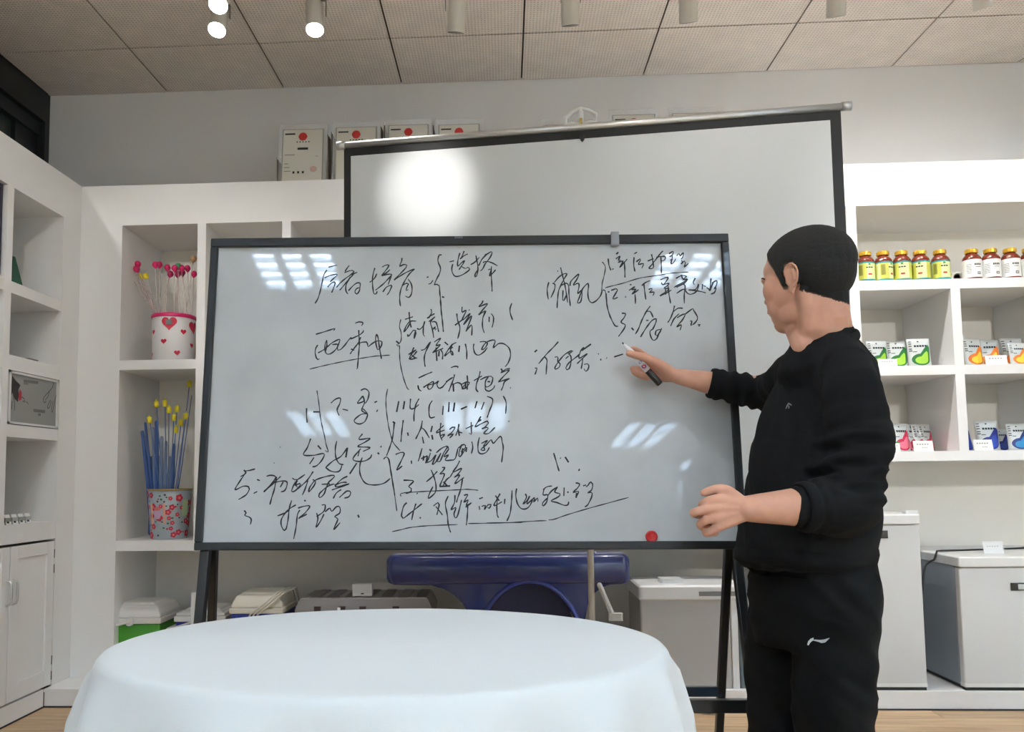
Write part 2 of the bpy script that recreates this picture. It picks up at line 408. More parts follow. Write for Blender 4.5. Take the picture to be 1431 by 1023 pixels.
# local axes on the board: x right, y = toward camera (-BN? see sign), z up
sgn = 1 if BN.dot(CAM-BC) > 0 else -1
wb = thing('whiteboard', 'large white writing board covered in black handwriting on a black wheeled-style stand', 'whiteboard', (BC.x, BC.y, 0))
wb['label'] = 'large black-framed whiteboard covered in handwriting on a black metal stand'
OFF = Matrix.Translation(V((-BC.x, -BC.y, 0)))
BL = OFF @ BM
def Y(a): return a*sgn
def bb(mb, x0, x1, y0, y1, z0, z1): return mb.box((x0, min(Y(y0), Y(y1)), z0), (x1, max(Y(y0), Y(y1)), z1), BL)
def board_mat():
    mt = mat('enamel_board', (205, 209, 213), 0.3, coat=0.62, spec=.3)
    b = mt.node_tree.nodes['Principled BSDF']; nt = mt.node_tree
    b.inputs['Coat Roughness'].default_value = .03
    tc = nt.nodes.new('ShaderNodeTexCoord'); n = nt.nodes.new('ShaderNodeTexNoise'); n.inputs['Scale'].default_value = 5; n.inputs['Detail'].default_value = 6
    cr = nt.nodes.new('ShaderNodeValToRGB'); e = cr.color_ramp.elements
    e[0].color = (*lin((186, 189, 190)), 1); e[1].color = (*lin((196, 199, 200)), 1); e[0].position = .35; e[1].position = .6
    nt.links.new(tc.outputs['Object'], n.inputs['Vector']); nt.links.new(n.outputs[0], cr.inputs[0]); nt.links.new(cr.outputs[0], b.inputs['Base Color'])
    return mt
s_ = MB(); bb(s_, -BW/2+.01, BW/2-.01, -.012, 0, -BH/2+.01, BH/2-.01); s_.done('writing_surface', board_mat(), wb)
fw = .021
FR = mat('board_frame_black', (13, 15, 18), .42, coat=.15)
for x0, x1, z0, z1 in ((-BW/2, BW/2, BH/2-.026, BH/2), (-BW/2, BW/2, -BH/2, -BH/2+.022), (-BW/2, -BW/2+fw, -BH/2+.022, BH/2-.026), (BW/2-fw, BW/2, -BH/2+.022, BH/2-.026)):
    f = MB(); bb(f, x0, x1, -.02, .012, z0, z1); f.done('frame_rail', FR, wb, bevel=.003)
cx_, cz_ = bproj(858, 337); c = MB(); bb(c, cx_-.011, cx_+.011, .004, .022, cz_-.018, cz_+.017); bb(c, cx_-.011, cx_+.011, -.022, .022, cz_+.016, cz_+.02)
c.done('clip', mat('grey_clip', (140, 142, 146), .35, metal=.3), wb)
cx_, cz_ = bproj(641, 334); c = MB(); bb(c, cx_-.012, cx_+.012, .012, .0128, cz_-.003, cz_+.003); c.done('frame_label', mat('frame_print', (90, 92, 94), .5), wb)
cx_, cz_ = bproj(910, 750)
mg = MB(); mg.sm = True; Mg = BL @ Matrix.Translation(V((cx_, Y(.001), cz_))) @ Matrix.Rotation(-PI/2*sgn, 4, 'X')
mg.lathe([(.0155, 0), (.0165, .004), (.016, .007), (.012, .0095), (.011, .0085), (.0005, .0085)], 24, Mg)
mgo = mg.done('magnet', mat('red_magnet', (205, 40, 42), .35), None)
mgo.parent = None; mgo.location = (BC.x, BC.y, 0); tag(mgo, 'round red magnet at the bottom right corner of the whiteboard', 'magnet')

# ---- stand
def tube_(name, pts, w, d, mt=BLACK, parent=wb, base=BC):
    # square section bar through points
    mb = MB(); P = [V(p)-V((base.x, base.y, 0)) for p in pts]
    for a, b in zip(P, P[1:]):
        t = (b-a).normalized(); s = V((1, 0, 0)) if abs(t.x) < .9 else V((0, 0, 1)); q = t.cross(s).normalized(); s = q.cross(t).normalized()
        mb.rings([[a+s*w/2*i+q*d/2*j for i, j in ((-1,-1),(1,-1),(1,1),(-1,1))], [b+s*w/2*i+q*d/2*j for i, j in ((-1,-1),(1,-1),(1,1),(-1,1))]])
    return mb.done(name, mt, parent, bevel=.003)
def bw(x, y, z): return BC + BR*x + BN*(y*sgn) + BU*z
for s in (-1, 1):
    a = bw(s*(BW/2-.02), -.03, .1); b = bw(s*(BW/2-.02), -.03, -BH/2-.0)
    f0 = V((b.x+s*.03, 2.08, .03)); tube_('leg', [a, b, f0], .026, .026)
    r0 = atY(299, 765, 2.20) if s < 0 else atY(1018, 762, 2.20); r1 = atY(289, 1119, 2.42) if s < 0 else atY(1000, 1119, 2.42); tube_('leg', [r0, r1], .022, .022)
    tube_('foot_bar', [V((f0.x, f0.y-.05, .015)), V((f0.x-s*.02, r1.y+.05, .015))], .03, .028)
    if s == -1: FL, RL = f0, r1; fa, ra = b, r0
    else: FR_, RR = f0, r1; fb, rb = b, r0
def lerpz(a, b, z): k = (z-a.z)/(b.z-a.z); return a+(b-a)*k
tube_('front_crossbar', [lerpz(fa, FL, .42), lerpz(fb, FR_, .42)], .034, .022)
tube_('rear_crossbar', [lerpz(ra, RL, .41), lerpz(rb, RR, .41)], .028, .02, mat('blue_black_metal', (26, 42, 56), .3, coat=.4))

# ---- handwriting, one mesh per written line
TILES = dict(A=(435,350,8.944), B=(590,345,11), C=(425,435,11), D=(545,420,7.93), E=(415,535,6.513), F=(535,540,7.52), G=(320,645,7.52), H=(540,640,7.52),
             I=(680,640,7.155), J=(755,345,10.23), K=(835,340,8.418), L=(835,410,8.418), M=(740,465,11.93))
INKS = {
'A': "215,210 270,196 325,185|195,245 160,300 145,360 130,430 110,520 80,610 45,665|165,345 240,312 320,298 325,310 270,360 235,395|205,460 250,410 290,395 300,410 275,480 255,530|475,188 430,250 420,280 450,265 510,250 535,265 500,300 430,350 360,410 315,465|575,275 535,290 500,330 440,400 355,500|490,330 450,400 432,450 435,510 460,548|465,505 520,445 570,408 610,410 610,450 600,510 570,545 545,520 565,480 600,465|795,220 775,290 765,370 770,470 785,545 810,545 825,510|730,400 790,350 820,290|885,210 930,185 970,185 950,225 880,315|985,240 940,280 880,318 950,300 1005,300 985,330 900,420 800,500|1005,300 985,360 960,430|895,520 940,460 1000,435 1005,450 975,520 945,560|1133,95 1130,130 1105,200 1150,178 1195,185 1185,215 1110,295 1035,372|1035,372 1120,315 1200,270 1290,235 1230,290 1170,380 1120,490 1105,600 1115,700|1210,360 1250,420 1260,500 1240,570 1210,588 1175,568|1140,440 1190,410 1215,420 1200,450 1185,505 1215,490",
'B': "300,125 265,125 242,190 250,250 280,320 270,400 220,500 190,570|180,582 230,578 262,600 270,700 285,850 295,1023|305,768 340,778|70,470 100,463|165,515 130,565 95,575|420,232 490,215|470,265 455,330 465,400 500,450 550,455 620,430 690,385 730,345 700,315 670,335|580,95 560,160 545,240 548,300 600,250 650,210 640,240 600,300 565,355|645,65 620,130 590,190|700,110 640,140 580,190|600,300 640,325 670,335|825,130 840,210 855,290 855,370 835,450 812,465 815,420 855,350|745,275 810,235 880,160|960,130 1010,105 1060,75 1075,90 1040,170 970,260 930,340 890,375|870,290 920,190 1000,110|940,250 950,232 1010,228 1080,250 1160,295|1015,355 1060,345 1035,450 1090,400 1130,350|1065,300 1060,400 1068,540 1075,690",
'C': "180,355 300,320 440,275 480,268 450,300|210,520 180,570 170,640 190,720 215,745 240,730|215,640 290,600 360,545 440,480 545,432 540,480 510,560 520,600 560,590 620,530 680,450 725,400 715,430|350,445 325,500 320,580 340,650 390,660 450,625 500,570 520,510 430,515|350,445 350,520 330,620|785,185 840,165 900,172 905,190 880,225|715,430 790,395 860,360 905,320 915,290|840,290 845,400 850,520 840,640 830,760 818,880 805,888|870,400 830,490 770,570 705,660|720,580 770,600|830,510 880,480 960,475 975,500 985,545 1030,510 1090,470 1150,455 1195,470 1195,510 1160,580 1130,590 1105,500 1100,410 1115,355 1135,400 1150,500 1165,600 1190,735|85,890 250,850 450,805 700,755 900,720 1100,690 1180,685 1320,675",
'D': "558,0 568,120 580,220 592,350|120,210 105,290 122,350 125,430 105,475 75,490 85,505 105,500 105,570 115,700 150,860 190,970 210,990|68,450 105,480|212,128 220,240|165,210 255,180|290,230 230,230 185,275 155,350 190,310 230,240|225,250 235,300|195,375 200,400 225,375 260,330 285,335 270,380 268,425 290,350|300,310 330,320 370,280 385,230 370,300 370,380 385,400|455,95 460,140 430,190 410,195 495,145|430,235 500,180|500,180 450,240 470,320 485,415|465,240 510,240 540,350|480,320 500,290 500,330 520,310|740,145 750,220 775,300 765,370 750,425|720,275 800,215|800,70 800,130 845,110 800,220 890,145 815,270 905,170 840,345|840,345 900,270 910,290 905,390|875,100 880,110|1030,0 1020,30 985,70 1080,35 1035,95 980,160|980,160 1060,115 1030,190 1025,290 1045,360|1060,115 1040,150|1100,180 1098,240|1120,145 1145,180 1145,240 1130,300|1350,30 1330,90 1335,150 1360,220|205,600 290,545 240,590 220,650 305,635|265,520 240,600 290,640|210,650 260,610 300,560|345,550 385,540 450,460 400,560 380,640 390,735|490,460 560,420 510,500 560,490 470,580|470,580 590,530|510,520 520,670|545,560 540,620|560,540 585,590 580,655|605,460 645,495|735,465 680,500 605,615 680,560 700,610|640,540 700,520|690,480 670,560 690,610|770,500 762,570|835,480 850,560 850,655|930,480 925,530 945,590 985,605 1040,570 1080,520|995,460 1045,455 1080,475 1050,530 1015,545 1050,480 1110,445 1165,445 1145,525 1200,480 1260,480 1320,530 1335,610 1310,690 1275,735|675,745 720,730 755,735 750,750|315,860 400,820 470,792|310,940 320,985 350,1005|370,965 420,930 480,900 470,960 430,985 420,940 500,920 540,890 520,930 540,970 580,960 640,890 700,850|715,820 700,880 650,1010|655,880 620,900|700,930 750,910 790,930 800,980|790,930 860,900 880,910 850,960 800,980 830,930|855,830 860,900 855,990|840,900 835,980|700,920 705,1010|1000,785 985,850 960,920 955,985 980,1015|930,888 1020,835|1000,880 1060,850 1120,840 1140,860 1120,930 1070,960 1050,930|1090,850 1060,890 1055,950 1060,990 1100,1005 1150,970 1160,940|1080,900 1110,900|1230,755 1250,790|1330,755 1290,760 1230,800 1320,770 1250,850 1200,905|1200,905 1325,865 1270,900 1250,960 1230,1000|1330,965 1340,970",
'E': "88,230 88,300 93,365|182,70 200,190 215,320 235,420 250,480 265,560 285,630 255,615|148,265 210,265|310,185 350,150 395,140 390,190 365,245 385,300|365,245 375,235|415,240 465,252|580,70 620,55 655,85 645,150 620,190|600,120 550,185 610,165 600,120 615,180 590,250 640,280|640,280 580,290 520,345 560,375 610,360 635,320 640,280 600,235|705,180 730,168|725,265 735,245|825,55 810,150 815,260 835,400 860,500 880,550 940,620|870,355 885,360 870,500 840,600 815,665|895,370 875,355|125,508 95,590 60,655 150,660 245,645 230,700 180,755 140,765|190,570 220,605|155,680 115,740|362,530 350,600 355,680 385,735 425,745|262,770 330,710 400,670 460,590|262,770 300,800 350,812 390,800 410,750|460,590 445,680|597,465 565,515 665,505 620,540 555,580 665,590 600,625|580,600 510,690 550,715 620,710 670,680 680,650|570,610 555,670|595,680 575,740 575,830 620,910 700,930 790,915 850,870|545,730 480,830|760,580 770,583|735,635 748,650|790,695 810,675 835,695 850,780 870,900 890,1023|-155,583 -150,586|-210,728 -205,732",
'F': "168,155 145,270|228,155 215,240|292,130 288,230 330,230 380,190|380,130 345,200 328,300 328,370|520,150 490,200 485,280 500,330 550,320|635,205 628,300|697,165 690,270|755,170 742,265|820,240 885,212|990,155 968,230|1065,165 1035,245|1095,105 1150,130 1150,180 1120,260 1095,330|1265,100 1295,170 1290,290|1320,365 1328,370|215,355 200,470 190,585|260,485 268,520|415,360 400,440 345,555|405,435 440,460 490,545|415,530 430,600|520,415 505,480|515,510 525,560|610,385 600,500 625,570|560,490 650,460|560,480 640,410|600,520 650,505 610,555|700,455 730,430 760,430 720,490 680,520 740,500 700,545|800,395 790,450 765,520|790,450 805,520|800,480 835,490|928,375 930,450 930,505 905,490|870,445 950,410|1030,315 1000,370 970,425 1040,390 1100,365 1110,385 1060,440 1040,450|1040,445 1090,430 1110,440 1070,480 1060,495 1110,495 1180,430|1000,370 1035,350|135,715 190,695 225,705 190,790 145,880 205,835|300,780 302,815|412,650 385,750 370,790|400,760 470,730|490,660 510,680|430,730 425,780|470,730 450,810|500,700 480,760 460,800 510,780 560,720 520,820 560,790 610,700 570,790 600,790 640,700 680,630 620,650 560,700|680,630 690,660 640,740 690,720 655,775 720,775 760,760 790,650|790,650 850,610 870,640 820,690|830,610 800,700 810,740 870,660|840,650 830,720|880,640 875,690|935,580 945,640 930,710|1015,535 1000,610 1005,690 1040,710 1090,690 1120,640|1035,600 1100,570 1060,620 1070,670 1030,665 1090,610 1140,560 1160,600 1235,525 1255,590 1265,650 1248,800",
'G': "275,78 210,95 160,100|155,90 180,120 120,160|175,120 120,200 65,295 150,260 205,265 215,290 180,350 100,400|295,190 325,200|260,335 298,315|395,155 440,145 490,160 460,220 365,320|500,160 480,280 450,380 430,455|365,320 440,255 545,155|480,220 560,205 610,215 605,270 580,310 545,318|570,215 540,270|665,175 690,190 720,190 800,135|720,190 680,250 660,315 700,305 760,235|690,250 750,230|720,200 700,240 720,270|885,105 820,200 720,290|830,200 800,290 770,355|880,190 910,210 890,260 840,320 850,270 900,200|890,205 960,175 1080,145 1110,155 1080,190 1040,230 1000,340 955,380 950,340 1040,260 1110,235|975,240 1060,235|1245,155 1180,190 1120,265 1265,235 1180,265 1080,300|1110,250 1190,220 1240,220|1180,295 1130,330 1095,390|1160,380 1240,310 1280,325 1260,370 1210,385|660,408 635,490 620,620 600,710 580,725 550,670 555,600 620,510 705,455|510,572 590,540 640,510|790,408 808,415|725,490 790,470 850,470 800,540 730,600|745,510 720,560 705,690 680,815|730,600 790,570 820,550|975,460 1010,455 1000,520 920,580|920,540 935,600 915,690 960,630 1000,550|1010,530 1060,490 1080,525 1130,475 1165,480 1165,540 1110,580 1145,605 1100,715 1170,640|160,515 180,540 165,565 215,585 235,610 225,665|1355,560 1368,590",
'H': "30,20 50,150 80,340 110,560|180,235 240,235 285,245 235,300 262,320 260,350 205,375|320,370 328,378|155,405 145,385 180,368 350,355 550,345 750,335 850,330 965,340|470,125 500,200 520,280 518,350 490,390 440,425 455,370 490,300|420,250 480,200 535,140|585,100 615,100 590,140 560,170 610,170 560,300 590,300 630,230 670,200|560,300 670,295|600,250 640,295|770,30 740,90 700,150 790,110 745,180 710,205|670,200 700,150|710,205 770,180 720,270 815,205|800,220 780,330 750,420 735,470|215,470 180,510 158,610 175,635 250,580 375,480|310,480 285,560 265,655|350,625 362,635|495,505 540,470 555,490 530,600|520,510 590,600|650,400 620,480 640,600 650,700 675,785|720,390 715,470 680,545 730,520 710,590 725,630 750,600 790,440|815,395 855,385 815,465 860,440 840,500 895,470 830,520|855,510 850,610 840,710|975,430 1015,415|975,505 980,545|1000,510 1040,500 1030,545 1070,490 1100,490 1080,530 1060,520|1145,395 1185,450|1195,375 1130,500 1215,460|1165,420 1160,520 1165,600 1180,630|1245,430 1240,485|1320,340 1315,450 1300,580 1265,665|60,775 150,755 260,730 450,712 750,700|860,690 1100,685 1429,678",
'I': "300,305 292,380 310,460 345,505 390,510 430,480 460,420|385,360 400,390 365,460 400,430 430,380 400,460 440,430 480,395 470,440 510,400 512,440|565,320 600,290 655,280|575,310 565,370 610,370 600,440 565,480 560,450 610,400|610,380 650,330 710,290 680,340 735,360 715,390 645,430 700,445 780,475 815,465 820,435|775,295 772,380|805,345 820,340|890,250 930,260 910,300 865,345 920,335 890,395|900,350 895,400|965,280 990,270 1000,290 1040,240 1060,260 1050,320 1010,350 1050,345 1050,390 1010,470 980,490|620,620 680,612 800,570 1000,510 1200,455 1420,395|0,650 250,645 500,630 600,628|670,-50 685,0 725,135|735,0 742,5|785,-10 820,45|920,130 930,110",
'J': "122,505 100,600 105,700 118,755|175,520 210,540 200,620 150,730|245,345 255,350|290,295 320,420 350,540 370,650 390,800|200,510 260,440 320,395 380,385 340,460 290,560 260,640 245,780 240,880|290,560 370,520 405,560 410,680 430,850|325,620 320,760 340,765 375,680|425,560 440,490 550,390 520,470 470,550 540,520 555,560 535,670 590,620 560,720 530,800 575,790 595,700 600,610 680,520 690,550 680,680 700,770 740,800 800,770 860,700 885,625|885,215 930,290 910,420 885,520 880,600 875,625 920,620 945,720 960,860 995,1010",
'K': "125,180 135,260 158,320|175,300 185,308|220,130 245,105|215,185 265,150 245,200 270,200 240,230 300,210 260,285 350,185|315,215 320,300 322,405|430,125 465,105|430,165 425,250 440,335|455,220 500,185 505,200 480,250 540,240 520,295|635,130 650,210 655,290 605,295 640,250 760,95|590,210 660,180|770,90 720,140|690,165 790,150|745,160 750,270 750,360|760,160 795,155 790,195 750,210|840,125 890,95 880,140 845,160 880,150 865,245 900,220 920,180|855,200 885,190|930,150 960,120 970,150 1010,110 1000,170 980,190|985,200 1000,230 980,245 1020,210 1035,230 1020,280 1070,235|90,525 150,508 300,470 500,410 700,380 850,355 1000,343 1070,340|120,570 140,575|160,555 220,535 235,550 180,655 240,635|325,630 335,635|380,490 400,485|370,555 440,510 400,550 450,540 405,600 485,545|440,600 445,660 445,715|520,500 560,465 620,440|545,480 555,570 568,665|600,545 640,530 640,550 610,580 665,575 650,620|740,430 800,405 830,400 820,430 770,490 750,460|770,490 840,470 820,500 780,530 840,540 735,620 800,590 870,550|830,500 840,600 860,710|800,540 800,605|920,415 990,380 1050,390|985,370 1000,420|1050,390 1000,430 1060,425 900,520|930,520 1020,470 1060,430|930,590 1000,545 1050,540|1000,480 1030,500 1020,600 1020,710|1020,540 1060,590 1100,600 1160,570 1190,500 1180,480|1150,410 1125,460 1140,490|1190,480 1150,545 1070,550 1200,565 1275,585|1235,480 1230,545|1245,500 1275,510|1280,520 1310,540 1320,560 1335,410|1345,470 1400,440 1400,490 1370,540 1395,520 1375,580 1330,600|1320,560 1360,460",
'L': "100,0 105,100 130,220 170,320 210,385 245,385|285,235 330,240 310,290 275,340 325,370 310,420 245,510|400,405 425,435|620,150 570,220 520,320 480,420 445,480|580,215 620,215 655,285|570,320 600,318|505,515 570,410 640,320 690,300 690,330 650,420 620,440 620,490 650,550 690,540 720,480 755,410|680,490 690,440 745,430 700,500 680,490|905,145 890,210 860,290 825,345|890,215 950,175 1005,178|860,385 900,300 960,240|935,290 980,260 1030,245 1000,310 930,395 985,370 970,435|1030,245 1120,180 1130,200 1175,280 1160,330 1120,370|1090,325 1110,330 1095,380 1120,365|1180,370 1205,370 1190,390|195,748 300,715|5,715 15,712|40,770 35,790|105,762 112,765",
'M': "480,150 400,240 300,340 240,410 150,520|250,405 290,450 285,550 275,700|85,325 125,285|90,590 125,590 90,700|420,410 460,400 475,420 470,480 510,520 490,580 430,610 420,590 470,500 580,370 700,300 720,310 640,360|600,435 650,390|660,360 690,400 690,500 660,600 620,620 605,590 660,500 800,390 840,350|910,245 860,290 820,400 830,430 960,350 790,520|1025,190 870,300|885,420 880,500 860,605|910,530 970,520 990,550 970,620 940,645 905,600|1140,352 1155,352|1190,435 1185,460|1280,422 1290,425",
}
def catmull(P, step=.004):
    if len(P) < 3: return [V(p) for p in P]
    out = []; Q = [P[0]]+list(P)+[P[-1]]
    for i in range(1, len(Q)-2):
        a, b, c, d = (V(q) for q in Q[i-1:i+3]); n = max(1, min(8, int((c-b).length/step)))
        for k in range(n):
            t = k/n; out.append(.5*((2*b)+(c-a)*t+(2*a-5*b+4*c-d)*t*t+(3*b-a-3*c+d)*t**3))
    out.append(V(P[-1])); return out
for key, txt in INKS.items():
    x0, y0, sc = TILES[key]; STK = []
    for st in txt.split('|'):
        STK.append([(x0+float(q.split(',')[0])/sc, y0+float(q.split(',')[1])/sc) for q in st.split()])
    # strokes that touch or nearly touch make one written character
    def near(a, b): return min(abs(p[0]-q[0])+abs(p[1]-q[1]) for p in a for q in b) < 6.5 or (min(p[0] for p in a)-2 < max(q[0] for q in b) and min(q[0] for q in b)-2 < max(p[0] for p in a) and min(p[1] for p in a)-1 < max(q[1] for q in b) and min(q[1] for q in b)-1 < max(p[1] for p in a))
    grp = list(range(len(STK)))
    for a in range(len(STK)):
        for b_ in range(a):
            if near(STK[a], STK[b_]):
                ga, gb = grp[a], grp[b_]; grp = [gb if g_ == ga else g_ for g_ in grp]
    for gid in sorted(set(grp)):
        mb = MB()
        for si, st in enumerate(STK):
            if grp[si] != gid: continue
            P = catmull([bproj(*q) for q in st]); n = len(P); L_ = []; R2 = []
            wd = .0042 if n > 3 else .0046
            if (V(P[0])-V(P[-1])).length > .12: wd = .0032
            yy = .0006 + .00002*(si % 9)
            for i, p in enumerate(P):
                tt = (P[min(i+1, n-1)]-P[max(i-1, 0)])
                tt = tt.normalized() if tt.length > 1e-6 else V((1, 0))
                nn = V((-tt.y, tt.x)); hw = wd/2*(.85+.2*math.sin(i*.9+si)); hw *= (.55 if (i == n-1 and n > 3) else 1)
                L_.append(BL @ V((p.x+nn.x*hw, Y(yy), p.y+nn.y*hw))); R2.append(BL @ V((p.x-nn.x*hw, Y(yy), p.y-nn.y*hw)))
            vl = [mb.bm.verts.new(p) for p in L_]; vr = [mb.bm.verts.new(p) for p in R2]
            for i in range(n-1): mb._f([vl[i], vl[i+1], vr[i+1], vr[i]])
        mb.done('handwriting', INK, wb)

# ============================================================ PROJECTION SCREEN
pl_, pr_ = atY(472, 204, 3.0), atY(1188, 148, 2.8)
zt = (pl_.z+pr_.z)/2; pl_.z = pr_.z = zt
sx_ = (pr_-pl_).normalized(); sn_ = V((sx_.y, -sx_.x, 0))      # faces the camera
SC = (pl_+pr_)/2; SL = (pr_-pl_).length
MS = Matrix(((sx_.x, -sn_.x, 0, 0), (sx_.y, -sn_.y, 0, 0), (0, 0, 1, 0), (0, 0, 0, 1)))  # local y = away from camera
ps = thing('projection_screen', 'white roll-up projection screen with a black border standing behind the whiteboard', 'screen', (SC.x, SC.y, 0))
c = MB(); c.sm = True
c.tube([MS @ V((-SL/2, 0, zt)), MS @ V((SL/2, 0, zt))], .0135, 14, caps=None); c.done('top_bar', mat('bar_aluminium', (214, 214, 212), .28, metal=.75), ps)
for s in (-1, 1):
    c = MB(); c.sm = True; c.tube([MS @ V((s*(SL/2-.03), 0, zt)), MS @ V((s*(SL/2+.003), 0, zt))], .0165, 14, caps=None); c.done('end_cap', SILVER, ps)
xl, xr, zb = -SL/2+.025, SL/2-.032, .93; bd = .042
SCR = mat('screen_fabric', (212, 215, 216), .5, coat=.12)
SCR.node_tree.nodes['Principled BSDF'].inputs['Coat Roughness'].default_value = .35
MB().box((xl+bd, .002, zb+bd), (xr-bd, .0035, zt-.045), MS).done('screen_fabric', SCR, ps)
k = MB()
for q in ((xl, xr, zt-.045, zt-.006), (xl, xr, zb, zb+bd), (xl, xl+bd-.014, zb+bd, zt-.045), (xr-bd+.005, xr, zb+bd, zt-.045)): k.box((q[0], .0018, q[2]), (q[1], .0038, q[3]), MS)
k.box((xl+bd-.014, .0018, zb+bd), (xl+bd, .0037, zt-.045), MS) if 0 else None
MB().box((xl+bd-.014, .002, zb+bd), (xl+bd, .0035, zt-.045), MS).done('screen_fabric', SCR, ps)
MB().box((xr-bd, .002, zb+bd), (xr-bd+.005, .0035, zt-.045), MS).done('screen_fabric', SCR, ps)
k.done('border', mat('screen_border', (14, 15, 17), .6), ps)
c = MB(); c.sm = True; c.tube([MS @ V((xl-.01, .003, zb-.012)), MS @ V((xr+.01, .003, zb-.012))], .014, 12, caps=None); c.done('bottom_bar', BLACK, ps)
pp = MS.inverted() @ (atY(812, 172, SC.y)-V((SC.x, SC.y, 0))); px_ = pp.x
# top hanger: hexagonal hoop with a middle post
hx = MB(); hx.sm = True; hz = zt+.012
pts = [(-.058, hz), (-.058, hz+.028), (-.028, hz+.05), (0, hz+.058), (.028, hz+.05), (.055, hz+.032), (.055, hz), (-.058, hz)]
hx.tube([MS @ V((px_+a, .0, b)) for a, b in pts], .0078, 8); hx.tube([MS @ V((px_, 0, hz-.01)), MS @ V((px_, 0, hz+.056))], .009, 8)
hx.ell(MS @ V((px_-.035, 0, hz)), (.022, .01, .01)); hx.ell(MS @ V((px_+.035, 0, hz)), (.022, .01, .01))
hx.done('hanger', WPLAST, ps)
MB().box((px_-.005, -.012, hz-.012), (px_+.005, -.004, hz+.018), MS).done('hook', mat('brass_hook', (176, 160, 96), .35, metal=.8), ps)
kn = MB(); kn.sm = True; kn.lathe([(.001, -.014), (.006, -.008), (.009, 0), (.009, .01)], 12, Matrix.Translation(MS @ V((px_+.003, -.012, zt-.05)))); kn.done('pull_knob', BLACK, ps)
c = MB(); c.sm = True; c.tube([MS @ V((px_, .03, zt+.03)), MS @ V((px_, .03, .46))], .0115, 12, caps=None); c.tube([MS @ V((px_, .03, .46)), MS @ V((px_, .03, .22))], .014, 12, caps=None)
c.done('pole', mat('pole_enamel', (216, 212, 204), .35), ps)
hb = MB(); hb.rbox((px_-.024, .006, .40), (px_+.03, .054, .46), .008, MS); hb.done('tripod_hub', WPLAST, ps)
for a in (20, 150, 268):
    a = math.radians(a); dx, dy = math.cos(a), math.sin(a)
    c = MB(); c.sm = True
    c.tube([MS @ V((px_+dx*.02, .03+dy*.02, .43)), MS @ V((px_+dx*.30, .03+dy*.22, .015))], .008, 10); c.done('tripod_leg', mat('pole_enamel', (216, 212, 204)), ps)
    c = MB(); c.sm = True; c.tube([MS @ V((px_+dx*.014, .03+dy*.014, .24)), MS @ V((px_+dx*.16, .03+dy*.12, .22))], .005, 8); c.done('brace', CHROME, ps)
st = MB(); st.rbox((px_+.06, .0, .505), (px_+.11, .03, .53), .006, MS); st.tube([MS @ V((px_+.03, .015, .63)), MS @ V((px_+.075, .015, .52))], .009, 8); st.done('carry_handle', mat('pole_enamel', (216, 212, 204)), ps)

# ============================================================ ROUND TABLE AND CLOTH
TC = V((-.205, 1.335)); A0, B0, TZ = .458, .338, .75
tb = thing('round_table', 'round pedestal table hidden under a white cloth in the foreground', 'table', (TC.x, TC.y, 0))
WOODT = mat('table_wood', (150, 118, 86), .5)
tp = MB(); tp.prism([((A0-.012)*math.cos(2*PI*k/48), (B0-.012)*math.sin(2*PI*k/48)) for k in range(48)], TZ-.032, TZ-.004, plane='xy'); tp.done('tabletop', WOODT, tb)
c = MB(); c.sm = True; c.lathe([(.05, .03), (.04, .08), (.035, .4), (.045, .68), (.1, .718)], 20); c.done('pedestal', BLACK, tb)
for k in range(4):
    a = PI/4+k*PI/2; c = MB(); c.sm = True; c.tube([(0, 0, .07), (.17*math.cos(a), .17*math.sin(a), .05), (.3*math.cos(a), .25*math.sin(a), .018)], [.03, .024, .016], 10); c.done('leg', BLACK, tb)
cl = MB(); cl.sm = True; NS = 240; rs = []
def nz1(x, s=0): return noise.noise(V((x, s, 3.7)))
prof = [(0.02, 0), (.3, 0), (.6, 0), (.85, 0), (.95, 0), (.985, -.0005), (1.0, -.003), (1.012, -.009), (1.022, -.02)]
drop = [.04, .07, .11, .16, .22, .28, .34, .40, .45]
for f, dz in prof: rs.append([V((A0*f*math.cos(2*PI*k/NS), B0*f*math.sin(2*PI*k/NS), TZ+dz+ .0006*nz1(f*9, k*.08))) for k in range(NS)])
for d in drop:
    ring = []
    for k in range(NS):
        a = 2*PI*k/NS; g = min(1, d/.13)
        fold = .5+.5*math.sin(a*13+1.1+1.9*math.sin(a*2.0+.6)); fold = fold**1.3
        c0, s0 = math.cos(a), math.sin(a)
        o_ = .006 + d*(.03-.03*c0) + g*(.040*fold) + .01*g*nz1(a*3, d*4); nx, ny = c0/A0, s0/B0; ln = math.hypot(nx, ny)
        ring.append(V((A0*1.012*c0+nx/ln*o_, B0*1.012*s0+ny/ln*o_, TZ-d)))
    rs.append(ring)
cl.rings(rs, cap=False)
# close the crown of the cloth
cv = cl.bm.verts.new((0, 0, TZ)); cl.bm.verts.ensure_lookup_table()
for k in range(NS): cl._f([cl.bm.verts[k], cl.bm.verts[(k+1) % NS], cv])
CLOTH = mat('white_tablecloth', (228, 232, 233), .8, bump=.05, bscale=400, sheen=.2)
co = cl.done('tablecloth', CLOTH, None, loc=(TC.x, TC.y, 0)); so = co.modifiers.new('thick', 'SOLIDIFY'); so.thickness = .0015; so.offset = 1
tag(co, 'plain white tablecloth draped in soft folds over the round table in front', 'tablecloth')
# ============================================================ THINGS ON THE CABINET FLOOR
FZ = Zp
